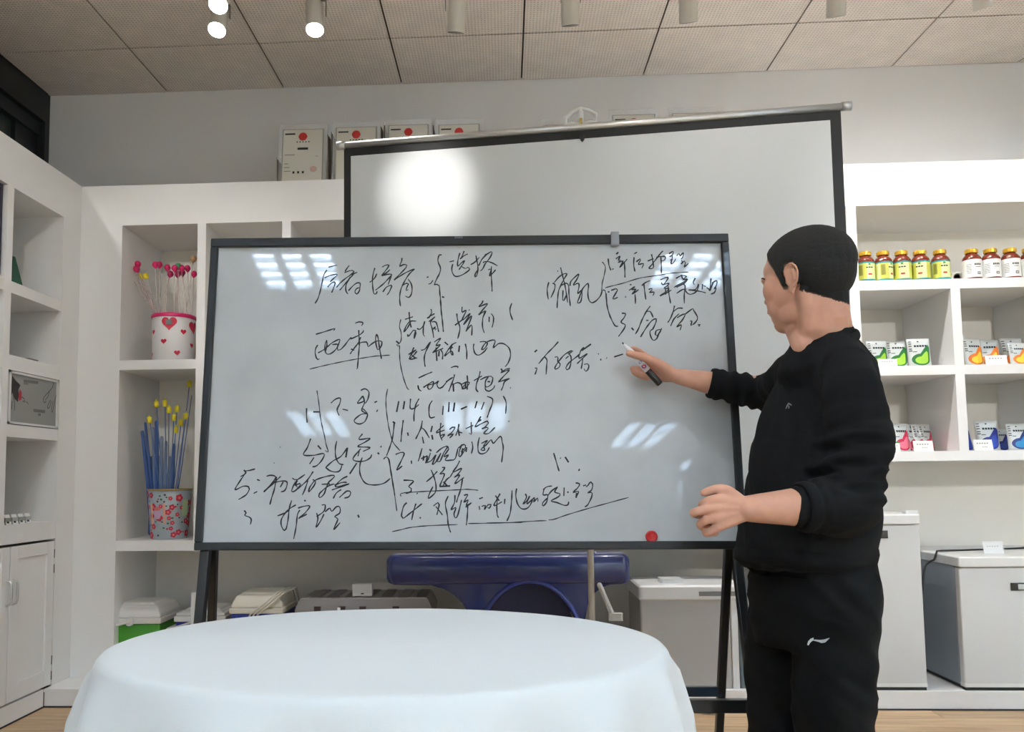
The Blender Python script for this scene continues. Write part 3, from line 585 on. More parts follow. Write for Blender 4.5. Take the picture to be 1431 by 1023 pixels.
# --- blue moulded hood
bx0 = atY(541, 800, 3.62).x; bx1 = atY(879, 800, 3.62).x; bcx = (bx0+bx1)/2; hw = (bx1-bx0)/2
bt = thing('blue_hood', 'glossy dark blue moulded plastic hood with wide top and arched opening', 'equipment', (bcx, 3.66, FZ))
BLUE = mat('blue_plastic', (24, 40, 100), .22, coat=.5)
z1 = .675-FZ; z0 = .54-FZ; out = [(-hw+.02, z1), (hw-.02, z1), (hw-.004, z1-.012), (hw, z1-.03), (hw, z0+.03), (hw-.008, z0+.008), (hw-.035, z0)]
R0 = [(.46, z0-.003), (.425, z0-.015), (.385, z0-.045), (.36, z0-.09), (.348, z0-.15), (.345, z0-.25), (.345, 0)]
out += R0
ax, aw, ah = .10, .225, z0+.002
arch = [(ax+aw*math.cos(PI*k/16), max(0, .16)+ (ah-.16)*math.sin(PI*k/16)) for k in range(17)]
out += [(ax+aw+.0, 0)]+arch+[(ax-aw, 0)]
out += [(-.172, 0), (-.172, z0-.2), (-.182, z0-.125), (-.203, z0-.085), (-.238, z0-.05), (-.285, z0-.02), (-.345, z0-.003), (-hw+.035, z0), (-hw+.008, z0+.01), (-hw, z0+.03), (-hw, z1-.03), (-hw+.004, z1-.012)]
b = MB(); b.prism(out, -.06, .10); b.done('shell', BLUE, bt, bevel=.006)
b = MB(); b.sm = True; b.tube([(-hw+.035, -.055, (z0+z1)/2), (hw-.035, -.055, (z0+z1)/2)], .03, 24, flat=(z1-z0)/.06*.97); b.done('front_rib', BLUE, bt)
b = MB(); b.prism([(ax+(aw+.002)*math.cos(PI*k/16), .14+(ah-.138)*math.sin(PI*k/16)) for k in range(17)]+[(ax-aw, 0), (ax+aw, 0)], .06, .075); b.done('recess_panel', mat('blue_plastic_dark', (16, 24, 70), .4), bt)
b = MB(); b.sm = True; b.tube([(p[0], -.064, p[1]) for p in [(ax+(aw+.014)*math.cos(PI*k/24), .16+(ah-.16+.014)*math.sin(PI*k/24)) for k in range(25)]], .012, 8, flat=.8); b.done('arch_rim', mat('blue_rim', (44, 60, 140), .25, coat=.5), bt)
for sx in (-.25, .40): b = MB(); b.sm = True; b.ell((sx, -.02, z1+.002), (.006, .006, .005)); b.done('screw', CHROME, bt)

# --- coolers
def cooler(cx, cy, w, d, h, lidh, body, label, strap=False, rz=0.0, group=None, lid_rgb=(222, 220, 215)):
    t = thing('cool_box', label, 'cool box', (cx, cy, FZ), rz, group)
    LID = mat('lid_%d' % lid_rgb[2], lid_rgb, .45)
    m1 = MB(); bh = h-lidh; rs = []
    for z, k in ((0, .9), (.01, .93), (bh, 1.0)):
        rs.append([V((sx*(w/2*k-.0), sy*(d/2*k), z)) for sx, sy in ((-1,-1),(1,-1),(1,1),(-1,1))])
    m1.rings(rs); m1.done('body', body, t, bevel=.012)
    m1 = MB(); m1.box((-w/2-.006, -d/2-.006, bh), (w/2+.006, d/2+.006, bh+.028)); m1.done('rim', LID, t, bevel=.006)
    m1 = MB(); rs = []
    for z, k in ((bh+.028, 1.0), (bh+.045, .97), (h-.022, .86), (h-.012, .80), (h-.012, .7), (h, .66)):
        rs.append([V((sx*(w/2*k), sy*(d/2*k), z)) for sx, sy in ((-1,-1),(1,-1),(1,1),(-1,1))])
    m1.rings(rs); m1.done('lid', LID, t, bevel=.006)
    hd = MB(); hd.sm = True
    if not strap:
        for s in (-1, 1): pass
        hd.tube([(-.0, -d/2-.014, bh+.012), (-w*.30, -d/2-.016, bh-.012), (-w*.62, -d/2-.012, bh-.035)], [.010, .009, .009], 10, flat=.6)
        hd.tube([(-.0, d/2+.014, bh+.012), (-w*.30, d/2+.016, bh-.012), (-w*.62, d/2+.012, bh-.035)], [.010, .009, .009], 10, flat=.6)
        hd.tube([(-w*.62, -d/2-.012, bh-.035), (-w*.62, d/2+.012, bh-.035)], .009, 10)
    else:
        for o in (-.018, 0, .018): hd.tube([(-w*.12+o, -d/2-.016, bh-.05), (-w*.02+o, -d/2-.016, bh+.0), (w*.25+o, -d/2-.02, h-.045), (w*.45+o, -d/2+.01, h-.0), (w*.5+o, d*.2, h+.004), (w*.5+o, d/2+.01, bh)], .006, 8, flat=.7)
    hd.done('handle', LID, t)
    if not strap:
        for s in (-1, 1):
            Mx = Matrix.Translation(V((0, s*(d/2+.006), bh+.012))) @ Matrix.Rotation(PI/2*(1 if s < 0 else -1), 4, 'X')
            kb = MB(); kb.sm = True; kb.lathe([(.021, 0), (.021, .009), (.017, .013), (.013, .013), (.011, .010), (.001, .010)], 20, Mx); kb.done('pivot', LID, t)
    return t
GREEN = mat('green_plastic', (72, 150, 46), .4); BLUEP = mat('cooler_blue', (30, 52, 150), .4)
def cooler_at(pl, pr, yf, d, prim, ptop, body, label, **k):
    a, b_ = atY(pl, prim, yf), atY(pr, prim, yf); zr = a.z-FZ; zt_ = atY((pl+pr)/2, ptop, yf+d*.5).z-FZ
    return cooler((a.x+b_.x)/2, yf+d/2, b_.x-a.x-.012, d, zt_, zt_-zr, body, label, **k)
cooler_at(140, 225, 3.83, .26, 872, 838, GREEN, 'green cool box with white lid and handle at the left end of the bottom bay')
cooler_at(243, 316, 3.86, .24, 869, 846, BLUEP, 'blue cool box with white lid behind the left whiteboard legs')
pb = thing('white_panel', 'narrow upright white rounded plastic handle between the two blue cool boxes', 'handle', (atY(270, 860, 3.80).x, 3.80, FZ))
mh = MB(); mh.rbox((-.012, -.005, .0), (.03, .01, .40), .004); mh.done('grip', WPLAST, pb)
cooler_at(320, 396, 3.80, .26, 858, 824, BLUEP, 'larger blue cool box with cream domed lid and strap beside the grey case', strap=True, lid_rgb=(226, 221, 206))
# --- grey tool case with clear lid
a0, a1 = atY(412, 850, 3.82).x, atY(604, 850, 3.82).x
tcx = (a0+a1)/2; w2 = (a1-a0)/2
t = thing('tool_case', 'flat grey translucent plastic case with dark latches beside the cream-lidded cool box', 'case', (tcx, 3.95, FZ))
GP = mat('case_grey', (120, 116, 114), .3, coat=.2); GL = mat('case_lid', (146, 140, 138), .25, coat=.3, alpha=.9)
MB().rbox((-w2, -.14, 0), (w2, .16, .285), .015, round2=.006).done('body', GP, t)
lm = MB(); rs = []
for z, k in ((.285, 1), (.312, 1), (.362, .93), (.368, .9)): rs.append([V((sx*w2*k, .01+sy*.15*k, z)) for sx, sy in ((-1,-1),(1,-1),(1,1),(-1,1))])
lm.rings(rs); lm.done('lid', GL, t, bevel=.004)
for k in range(7): MB().box((-w2*.8+k*w2*.26, -.12, .3685), (-w2*.8+k*w2*.26+.05, .14, .371)).done('lid_rib', mat('case_rib', (104, 96, 94), .4), t)
for x in (-.22, -.10, .0, .16): MB().box((x-.016, -.146, .27), (x+.016, -.139, .33)).done('latch', mat('dark_latch', (58, 40, 38), .4), t)
MB().box((-.122, -.147, .285), (-.108, -.1455, .325)).done('latch_sticker', CARD, t)
# sign holder on the case
def card(px, py, y, z, w, h, label, rz=0, lean=.25, marks=2, name='price_card', acrylic=False, mk=None):
    a = atY(px, py, y)
    c = thing(name, label, 'card', (a.x, y, z), rz, 'small white price cards')
    M = Matrix.Rotation(-lean, 4, 'X')
    cm = MB(); cm.box((-w/2, -.0008, 0), (w/2, .0008, h), M); cm.box((-w/2, 0, 0), (w/2, .03, .0012)); cm.done('face', CARD, c)
    if marks:
        g = MB(); rr = random.Random(px)
        for i in range(5): g.box((-w*.32+i*w*.13, -.0013, h*.62), (-w*.32+i*w*.13+w*.07, -.0009, h*.62+h*.09), M)
        if marks > 1:
            for i in range(3): g.box((-w*.05+i*w*.1, -.0013, h*.3), (-w*.05+i*w*.1+w*.05, -.0009, h*.36), M)
        g.done('print', mk or GREYINK, c)
    if acrylic: am = MB(); am.box((-w/2-.004, -.004, 0), (w/2+.004, -.0018, h+.006), M); am.done('stand', ACRYL, c)
    return c
c_ = card(506, 843, 3.86, FZ+.371, .092, .052, 'small printed sign in a white holder on the grey tool case', marks=1)
q = MB(); q.box((-.006, -.0014, .008), (.008, -.001, .02), Matrix.Rotation(-.25, 4, 'X')); q.done('seal', INK, c_)
MB().box((-.048, .002, .0), (.048, .04, .056)).done('holder', WPLAST, c_)
# --- grey car fridge
x0, x1 = atY(895, 900, 3.62).x, atY(1040, 900, 3.62).x; cw = (x1-x0)/2; fx = (x0+x1)/2
t = thing('car_fridge', 'grey portable car fridge with white lid and blue-grey side, behind the right stand leg', 'fridge', (fx, 3.76, FZ))
GB = mat('fridge_grey', (170, 165, 158), .45); GS = mat('fridge_slate', (92, 104, 108), .45)
MB().rbox((-cw, -.16, 0), (cw-.06, .17, .385), .01).done('body', GB, t)
MB().rbox((cw-.06, -.162, 0), (cw-.03, .17, .385), .004).done('edge_strip', WPLAST, t)
MB().rbox((cw-.03, -.155, 0), (cw+.02, .17, .37), .01).done('side_grille', GS, t)
MB().rbox((-cw-.006, -.168, .385), (cw+.008, .176, .452), .02, round2=.008).done('lid', WPLAST, t)
k = MB(); k.rbox((.03, -.1705, .405), (cw-.03, -.1682, .425), .001); k.done('lid_groove', GREYINK, t)
MB().rbox((cw-.03, -.176, .36), (cw+.018, -.155, .41), .005).done('latch', WPLAST, t)
MB().rbox((-.12, -.10, .452), (-.02, .0, .47), .01).done('lid_clip', WPLAST, t)
# --- white freezers
FWHT = mat('freezer_white', (206, 206, 204), .3, coat=.2); FSIDE = mat('freezer_side', (150, 158, 166), .4); DISP = mat('display_black', (20, 20, 20), .25, coat=.5)
def freezer(x0, x1, y0, z1, label, dispx, dispz, dw, side=True):
    w = (x1-x0); t = thing('chest_freezer', label, 'freezer', ((x0+x1)/2, y0, FZ)); hh = z1-FZ
    dd = min(.55, Yw-.035-y0)
    MB().box((-w/2+.012, .03, 0), (w/2-.012, dd, .02)).done('base', DARK, t)
    MB().rbox((-w/2, .035, .018), (w/2, dd, hh-.045), .008).done('body', FSIDE, t)
    MB().rbox((-w/2, 0, .03), (w/2, .035, hh-.05), .006).done('front_panel', FWHT, t)
    MB().box((-w/2, .0, .014), (w/2, .034, .03)).done('kick_strip', mat('kick_white', (225, 225, 222), .4), t)
    MB().box((-w/2+.004, .002, .0), (w/2-.004, .03, .014)).done('kick_gap', mat('gap_black', (12, 12, 14), .6), t)
    MB().rbox((-w/2-.003, -.008, hh-.046), (w/2+.003, dd, hh), .01, round2=.006).done('lid', WPLAST, t)
    d = MB(); d.rbox((dispx-dw/2, -.004, dispz), (dispx+dw/2, .002, dispz+.034), .0015); dp = d.done('display', DISP, t)
    MB().box((dispx-dw/2+.03, -.0052, dispz+.006), (dispx-dw/2+.056, -.004, dispz+.028)).done('display_label', SILVER, dp)
    return t
xa = atY(1288, 800, 3.58).x
freezer(xa-.46, xa, 3.578, .843, 'tall white chest freezer with a black display, directly right of the man', atY(1223, 747, 3.575).x-(xa-.23), atY(1223, 747, 3.575).z-FZ-.017, .11)
xb = atY(1348, 950, 3.58).x
freezer(xb, xb+.62, 3.578, .655, 'short white chest freezer with a cable over its lid, at the right edge', atY(1431, 820, 3.575).x-(xb+.31), atY(1431, 820, 3.575).z-FZ-.017, .11)
pc = card(1390, 788, 3.70, .6555, .085, .05, 'small white price card standing on the short freezer', marks=1, lean=.2, acrylic=True)
hk = thing('lid_handle', 'clear lid latch piece on top of the tall white freezer', 'latch', (atY(1272, 722, 3.62).x, 3.62, .8435)); 
MB().rbox((-.028, -.02, 0), (.028, .02, .014), .006).done('latch', WPLAST, hk)
cb = MB(); cb.sm = True
cable = [atY(1290, 905, 3.66), atY(1289, 850, 3.66), atY(1291, 800, 3.68), atY(1298, 786, 3.72), atY(1315, 780, 3.76), atY(1340, 779.5, 3.78), atY(1362, 775, 3.8), atY(1388, 777, 3.82), atY(1408, 783, 3.84), atY(1425, 777, 3.86), atY(1436, 785, 3.9), atY(1450, 786, 3.95)]
pts = catmull(cable, .02); pts = [V((p.x, p.y, max(p.z, .664) if p.x > xb-.0 else p.z)) for p in pts]
cb.tube(pts, .0045, 8); co_ = cb.done('power_cable', mat('black_rubber', (14, 14, 15), .5), None); tag(co_, 'black power cable looping over the short white freezer', 'cable')
# plug and lead on the floor right of the table cloth
fl = MB(); fl.sm = True; fp = [atZ(950, 996, .006), atZ(965, 989, .006), atZ(980, 992, .006), atZ(990, 995, .008)]
fl.tube(catmull(fp, .02), .004, 8); fl.ell(fp[-1]+V((.0, 0, .006)), (.03, .014, .012)); fo = fl.done('floor_cable', mat('black_rubber', (14, 14, 15)), None); tag(fo, 'black plug and cable end lying on the floor by the cabinet plinth', 'cable')

# ============================================================ BOTTLES
AMB = mat('amber_brown', (112, 42, 26), .18, coat=.6); GOLD = mat('gold_cap', (222, 176, 60), .3, metal=.55)
YL = mat('label_yellow', (196, 196, 84), .5); YP = mat('label_pale', (214, 222, 160), .5); TEAL = mat('label_teal', (38, 140, 140), .5); LG = mat('label_green', (70, 140, 60), .5); WLB = mat('label_white', (236, 236, 232), .5); RD = REDINK
def bottle(kind):
    t = thing('pill_bottle', '-', 'bottle', (0, 0, 0))
    b = MB(); b.sm = True; b.lathe([(.001, 0), (.038, 0), (.041, .004), (.041, .098), (.039, .108), (.031, .120), (.024, .126), (.023, .132)], 28); b.done('glass_body', AMB, t)
    c = MB(); c.sm = False; n = 36
    rs = []
    for r, z in ((.026, .131), (.0275, .133), (.0275, .148), (.0255, .151), (.001, .151)):
        rs.append([V(((r+(.0008 if (k % 2 and z < .149) else 0))*math.cos(2*PI*k/n), (r+(.0008 if (k % 2 and z < .149) else 0))*math.sin(2*PI*k/n), z)) for k in range(n)])
    c.rings(rs); c.done('cap', GOLD, t)
    l = MB(); n = 40; zs = [.004, .011, .03, .05, .07, .088, .095] if kind == 'y' else [.009, .03, .06, .096]
    for i in range(n):
        a0, a1 = 2*PI*i/n, 2*PI*(i+1)/n
        for j in range(len(zs)-1):
            if kind == 'y':
                if j == 0 or j == len(zs)-2: mi = 2
                else:
                    k = (i+5) % n   # front is at -y  => i about 30
                    mi = 1 if k in (24, 25, 26, 33, 34, 35, 36, 37, 38, 39) else (0 if k not in (27, 28, 29) else 0)
            else: mi = 3
            l.mi = mi; r = .0416
            l.poly([(r*math.cos(a), r*math.sin(a), z) for a, z in ((a0, zs[j]), (a1, zs[j]), (a1, zs[j+1]), (a0, zs[j+1]))])
    def arcbar(a, b, z0, z1, mi, r=.0421):
        l.mi = mi; m = max(1, int(abs(b-a)/9))
        for k in range(m):
            p, q = math.radians(a+(b-a)*k/m), math.radians(a+(b-a)*(k+1)/m)
            l.poly([(r*math.cos(x), r*math.sin(x), z) for x, z in ((p, z0), (q, z0), (q, z1), (p, z1))])
    if kind == 'y':
        arcbar(264, 278, .078, .087, 4); arcbar(250, 262, .064, .07, 6); arcbar(265, 277, .064, .07, 6); arcbar(280, 292, .064, .07, 6); arcbar(262, 286, .03, .038, 5)
        for k in range(7): arcbar(205+k*3.5, 206.5+k*3.5, .03, .08, 6)
    else:
        for k in range(4): arcbar(252+k*11, 260+k*11, .066, .075, 6)
        arcbar(258, 290, .057, .059, 6); arcbar(268, 290, .022, .034, 6, .0421); arcbar(272, 286, .025, .031, 3, .0423)
        for k in range(6): arcbar(205, 235, .03+k*.008, .0325+k*.008, 7)
    l.done('label', [YL, YP, TEAL, WLB, LG, RD, INK, GREYINK], t)
    return t
pos = ['nearest the head of the man', 'second from the left', 'middle one of the five', 'second from the gap', 'right beside the gap']
by = bottle('y'); bz = 1.94
for i, (px, rz) in enumerate(((1210, 0), (1235, .5), (1261, -.45), (1287, -.6), (1315, -.1))):
    a = atY(px, 388, 3.835); lab = 'brown bottle with yellow label and gold cap, '+pos[i]
    o = by if i == 0 else dup(by, (0, 0, 0))
    o.location = (a.x, 3.835, bz); o.rotation_euler = (0, 0, rz); o['label'] = lab; o['group'] = 'yellow-labelled bottles on the upper right shelf'
bw2 = bottle('w')
for i, (px, rz) in enumerate(((1359, .05), (1385.5, 0), (1413, -.05), (1440, 0))):
    a = atY(px, 386, 3.835); lab = 'brown bottle with white label and gold cap, '+['leftmost of the white-labelled ones', 'second of the white-labelled ones', 'third of the white-labelled ones', 'past the right edge'][i]
    o = bw2 if i == 0 else dup(bw2, (0, 0, 0))
    o.location = (a.x, 3.835, bz); o.rotation_euler = (0, 0, rz); o['label'] = lab; o['group'] = 'white-labelled bottles on the upper right shelf'
rl = MB(); rl.sm = True; a = atY(1336, 384, 3.9); rl.lathe([(.03, 0), (.03, .012), (.02, .014), (.019, .002), (.021, 0)], 24, Matrix.Translation((a.x, 3.9, bz+.03)) @ Matrix.Rotation(PI/2, 4, 'X')); ro_ = rl.done('tape_roll', mat('clear_tape', (214, 212, 204), .2, coat=.4), None)
ro_.location = (0, 0, .0); tag(ro_, 'small roll of clear tape standing in the gap between the bottles', 'tape')

# ============================================================ POUCHES
FOIL = mat('foil_pouch', (202, 206, 204), .35, metal=.15); 
def pouch(kind, w=.1, h=.135):
    cols = {'green': ((30, 104, 40), (150, 196, 50)), 'orange': ((226, 120, 40), (248, 206, 60)), 'pink': ((196, 36, 74), (232, 120, 140)), 'blue': ((24, 50, 120), (34, 130, 180)), 'navy': ((26, 40, 130), (40, 70, 170))}[kind]
    dk = mat('print_%s_dark' % kind, cols[0], .4); lt = mat('print_%s_light' % kind, cols[1], .4)
    t = thing('foil_pouch', '-', 'pouch', (0, 0, 0)); b = MB(); b.sm = True
    N = 10; rs = []
    for j in range(9):
        z = h*j/8; th = .021*(1-(j/8)**1.5)+.0015; ww = w/2*(1-.03*math.sin(PI*j/8)); y0 = .018*(j/8)
        ring = []
        for k in range(N): x = -1+2*k/(N-1); ring.append(V((ww*x, y0-th*(1-abs(x)**3)*.9-.0008, z)))
        for k in range(N): x = 1-2*k/(N-1); ring.append(V((ww*x, y0+th*(1-abs(x)**3)*.5+.0008, z)))
        rs.append(ring)
    b.rings(rs); b.done('bag', FOIL, t)
    def surf(x, z, e):
        j = z/h*8; th = .021*(1-(j/8)**1.5)+.0015; ww = w/2*(1-.03*math.sin(PI*j/8)); return V((x, .018*(j/8)-th*(1-min(1, abs(x/ww))**3)*.9-.0008-e, z))
    def fan(cx, cz, pts, e, mi, mb):
        mb.mi = mi; n = len(pts)
        for i in range(n):
            for q in range(3):
                a, c = pts[i], pts[(i+1) % n]; f0, f1 = q/3, (q+1)/3
                P = [surf(cx+(p[0]-cx)*f, cz+(p[1]-cz)*f, e) for p, f in ((a, f0), (c, f0), (c, f1), (a, f1))]
                if q == 0: P = [P[0], P[2], P[3]]
                mb.poly(P)
    g = MB(); drop = []
    for k in range(20):
        a = 2*PI*k/20; rr = .34; x = rr*math.cos(a); z = rr*math.sin(a)*.62
        if .2 < a < 1.5: s = math.sin((a-.2)/1.3*PI); x += .12*s; z += .36*s
        drop.append((x*w*1.15+.01*w, (z+.25)*h))
    fan(.0, .25*h, drop, .0012, 0, g)
    fan(.0, .23*h, [(x*.72+.002, (z-.24*h)*.62+.22*h) for x, z in drop], .0018, 1, g)
    g.done('drop_print', [dk, lt], t)
    g = MB()
    for i in range(5): g.poly([surf(-.022+i*.0115+dx, h*.70+dz, .0012) for dx, dz in ((0, 0), (.009, 0), (.009, .009), (0, .009))])
    for z in (.88, .8, .72, .62, .55): g.poly([surf(-w*.43+dx, h*z+dz, .0012) for dx, dz in ((0, 0), (.012, 0), (.012, .004), (0, .004))])
    g.poly([surf(-.006+dx, h*.87+dz, .0012) for dx, dz in ((0, 0), (.007, 0), (.007, .006), (0, .006))]); g.poly([surf(-.03+dx, h*.52+dz, .0012) for dx, dz in ((0, 0), (.018, 0), (.018, .003), (0, .003))])
    g.done('print', INK, t)
    return t
proto = {k: None for k in ('green', 'orange', 'pink', 'blue', 'navy')}
def place(kind, px, py, y, z, rz, label, sc=1.0, lean=0.0):
    if proto[kind] is None: o = proto[kind] = pouch(kind)
    else: o = dup(proto[kind], (0, 0, 0))
    a = atY(px, py, y); o.location = (a.x, y, z); o.rotation_euler = (-lean, 0, rz); o['label'] = label; o['group'] = kind+' foil pouches on the right shelves'
    if sc != 1: o.scale = (sc, sc, sc)
    return o
Z2, Z3 = 1.5285, 1.124
place('green', 1228, 510, 3.86, Z2, .05, 'silver pouch with green drop print nearest to the man')
place('green', 1255, 510, 3.87, Z2, -.05, 'silver pouch with green drop print behind the white price card, middle of three')
place('green', 1286, 510, 3.85, Z2, -.1, 'silver pouch with green drop print, rightmost of three', 1.04)
place('orange', 1340, 508, 3.93, Z2, .1, 'pouch with orange drop print half hidden behind the shelf divider')
place('orange', 1362, 507, 3.86, Z2, .18, 'pouch with orange drop print left of the white card')
place('orange', 1383, 507, 3.90, Z2, -.1, 'pouch with orange drop print tucked behind the white card')
place('orange', 1417, 507, 3.92, Z2, 0, 'tall pouch with orange drop print standing at the back, far right', 1.08)
place('orange', 1424, 507, 3.84, Z2, .05, 'small pouch with orange drop print in front at the far right', .8)
place('pink', 1220, 627, 3.9, Z3, 0, 'pouch with pink drop print just right of the sleeve of the man')
for i, px in enumerate((1268, 1276, 1287, 1296)):
    place('pink', px+1, 627, 3.90+.012*i, Z3, .55, 'narrow pink-printed foil packet, '+['first', 'second', 'third', 'last'][i]+' of the close row of four')
place('pink', 1260, 628, 3.85, Z3, .25, 'pouch with large pink drop print at the front left of the row')
place('navy', 1350, 627, 3.90, Z3, .5, 'pouch with dark blue print turned sideways against the divider')
place('navy', 1382, 627, 3.88, Z3, -.03, 'pouch with dark blue drop print behind a leaning white card', 1.08)
place('blue', 1424, 627, 3.86, Z3, .02, 'pouch with bright blue drop print at the right edge', .95)
place('navy', 1400, 626, 3.97, Z3, .1, 'silver pouch with dark blue print at the back of the lower right bay', .8)
card(1241, 510, 3.80, Z2, .088, .036, 'blank white price card in front of the green pouches', lean=.15, marks=1)
card(1393, 507, 3.80, Z2, .10, .045, 'white price card in front of the orange pouches', lean=.15, marks=1)
card(1291, 628, 3.80, Z3, .090, .05, 'white price card in front of the pink packets', lean=.15)
cc = card(1250, 628, 3.795, Z3, .055, .042, 'white card with a green edge beside the sleeve of the man', lean=.15, marks=1)
MB().box((-.0275, -.0016, .04), (.0275, .001, .047), Matrix.Rotation(-.15, 4, 'X')).done('green_edge', LG, cc)
card(1375, 627, 3.795, Z3, .09, .052, 'leaning white price card in front of the dark blue pouch', lean=.2, rz=.05)

# ============================================================ LEFT BACK BAYS : bins with rods
PINK = mat('magenta_plastic', (214, 30, 100), .35); PKD = mat('magenta_dark', (170, 20, 80), .4); CLR = mat('clear_rod', (240, 214, 212), .2, alpha=.4); BLR = mat('blue_rod', (92, 126, 190), .3, alpha=.75); YEL = mat('yellow_plastic', (232, 214, 40), .4)
HEART = mat('heart_print', (206, 30, 60), .5)
a = atY(240, 497, 3.9); hxx, hyy, hzz = a.x-.004, 3.93, S1t
hb = thing('heart_bin', 'white round bin with pink rim and red hearts in the upper left bay', 'bin', (hxx, hyy, hzz))
c = MB(); c.sm = True; c.lathe([(.098, 0), (.101, .003), (.107, .232), (.103, .232), (.097, .006), (.001, .006)], 48); c.done('body', mat('bin_white', (236, 232, 230), .45), hb)
c = MB(); c.sm = True; c.lathe([(.1085, .226), (.1105, .229), (.1105, .243), (.108, .246), (.102, .246), (.102, .226)], 48, cap=False); c.done('rim', PINK, hb)
def heart_pts(s):
    return [(s*(16*math.sin(t)**3)/16, s*(13*math.cos(t)-5*math.cos(2*t)-2*math.cos(3*t)-math.cos(4*t))/16) for t in [2*PI*k/28 for k in range(28)]]
def on_cyl(ang, zc, pts, r0, r1, zh, e, mb, rot=0):
    cr, sr = math.cos(rot), math.sin(rot); vs = []
    for x, z in pts:
        x, z = x*cr-z*sr, x*sr+z*cr; zz = zc+z; r = r0+(r1-r0)*zz/zh+e; aa = ang+x/r; vs.append((r*math.cos(aa), r*math.sin(aa), zz))
    mb.poly(vs)
for ang, z, s, rot in ((-79, .193, .038, 0), (-5, .185, .036, .1), (-132, .152, .014, 0), (-41, .152, .015, 0), (-94, .10, .015, 0), (-10, .09, .014, -.1), (-57, .043, .015, .1), (-148, .04, .014, .1), (-165, .1, .014, 0), (30, .05, .014, 0)):
    hp = MB(); on_cyl(math.radians(ang), z, [(-x, y) for x, y in heart_pts(s)], .0995, .1072, .232, .0012, hp, rot)
    bmesh.ops.triangulate(hp.bm, faces=hp.bm.faces); hp.done('heart_print', HEART, hb)
gs = MB(); on_cyl(math.radians(-79), .195, [(-.014, -.012), (.014, -.012), (.014, .013), (-.014, .013)], .0995, .1072, .232, .0045, gs); gs.done('grey_sticker', mat('sticker_grey', (110, 112, 112), .5), hb)
# pink-tipped rods
rnd = random.Random(3)
tips = [(184,374,'p'),(188,383,'p'),(191,377,'p'),(182,385,'p'),(193,370,'p'),(217,371,'p'),(223,371,'p'),(234,375,'p'),(244,376,'p'),(249,373,'g'),(254,376,'p'),(262,376,'p'),(271,384,'p'),(255,382,'r'),(248,384,'r'),(238,384,'r'),(270,363,'b'),(197,386,'y'),(204,386,'y'),(187,379,'p')]
ORD = ['first', 'second', 'third', 'fourth', 'fifth', 'sixth', 'seventh', 'eighth', 'ninth', 'tenth', 'eleventh', 'twelfth', 'thirteenth', 'fourteenth']
tips.sort()
cnt = {}
nm = {'p': 'bright pink', 'g': 'green', 'r': 'dark red', 'b': 'brown', 'y': 'yellow'}
mt_ = {'p': PINK, 'g': mat('tip_green', (60, 150, 90), .4), 'r': PKD, 'b': mat('tip_brown', (176, 136, 96), .5), 'y': YEL}
side = {'p': 'in the heart bin', 'g': 'among the pink ones', 'r': 'low among the pink ones', 'b': 'the tallest in the heart bin', 'y': 'leaning left in the heart bin'}
for i, (px, py, k) in enumerate(tips):
    yb = 3.93+rnd.uniform(-.05, .06); T = atY(px, py, 3.88+rnd.uniform(-.03, .1))
    ang = math.atan2(T.y-hyy, T.x-hxx); base = V((hxx-.03*math.cos(ang)+rnd.uniform(-.02, .02), hyy-.03*math.sin(ang), hzz+.012))
    mid_ = V((hxx+.085*math.cos(ang), hyy+.085*math.sin(ang), hzz+.235))
    cnt[k] = cnt.get(k, 0)+1
    t = thing('pipette_rod', 'thin clear rod, %s %s tip from the left in the heart bin' % (ORD[cnt[k]-1], nm[k]) if k in 'pry' else 'thin clear rod with the only %s tip in the heart bin' % nm[k], 'rod', tuple(base), group='%s-tipped rods in the heart bin' % nm[k])
    c = MB(); c.sm = True; up = (T-mid_).normalized(); c.tube([V((0, 0, 0)), mid_-base, T-base-up*.006], .0022, 6); c.done('shaft', CLR, t)
    c = MB(); c.sm = True; s = .0125; D = (T-base)
    q = Matrix.Translation(D) @ up.to_track_quat('Z', 'Y').to_matrix().to_4x4()
    c.lathe([(.002, -.018), (.007, -.012), (.0155, -.002), (.0158, .008), (.010, .018), (.001, .022)] if k != 'y' else [(.004, -.016), (.012, -.012), (.0125, .010), (.008, .014), (.001, .014)], 12, q); c.done('tip', mt_[k], t)
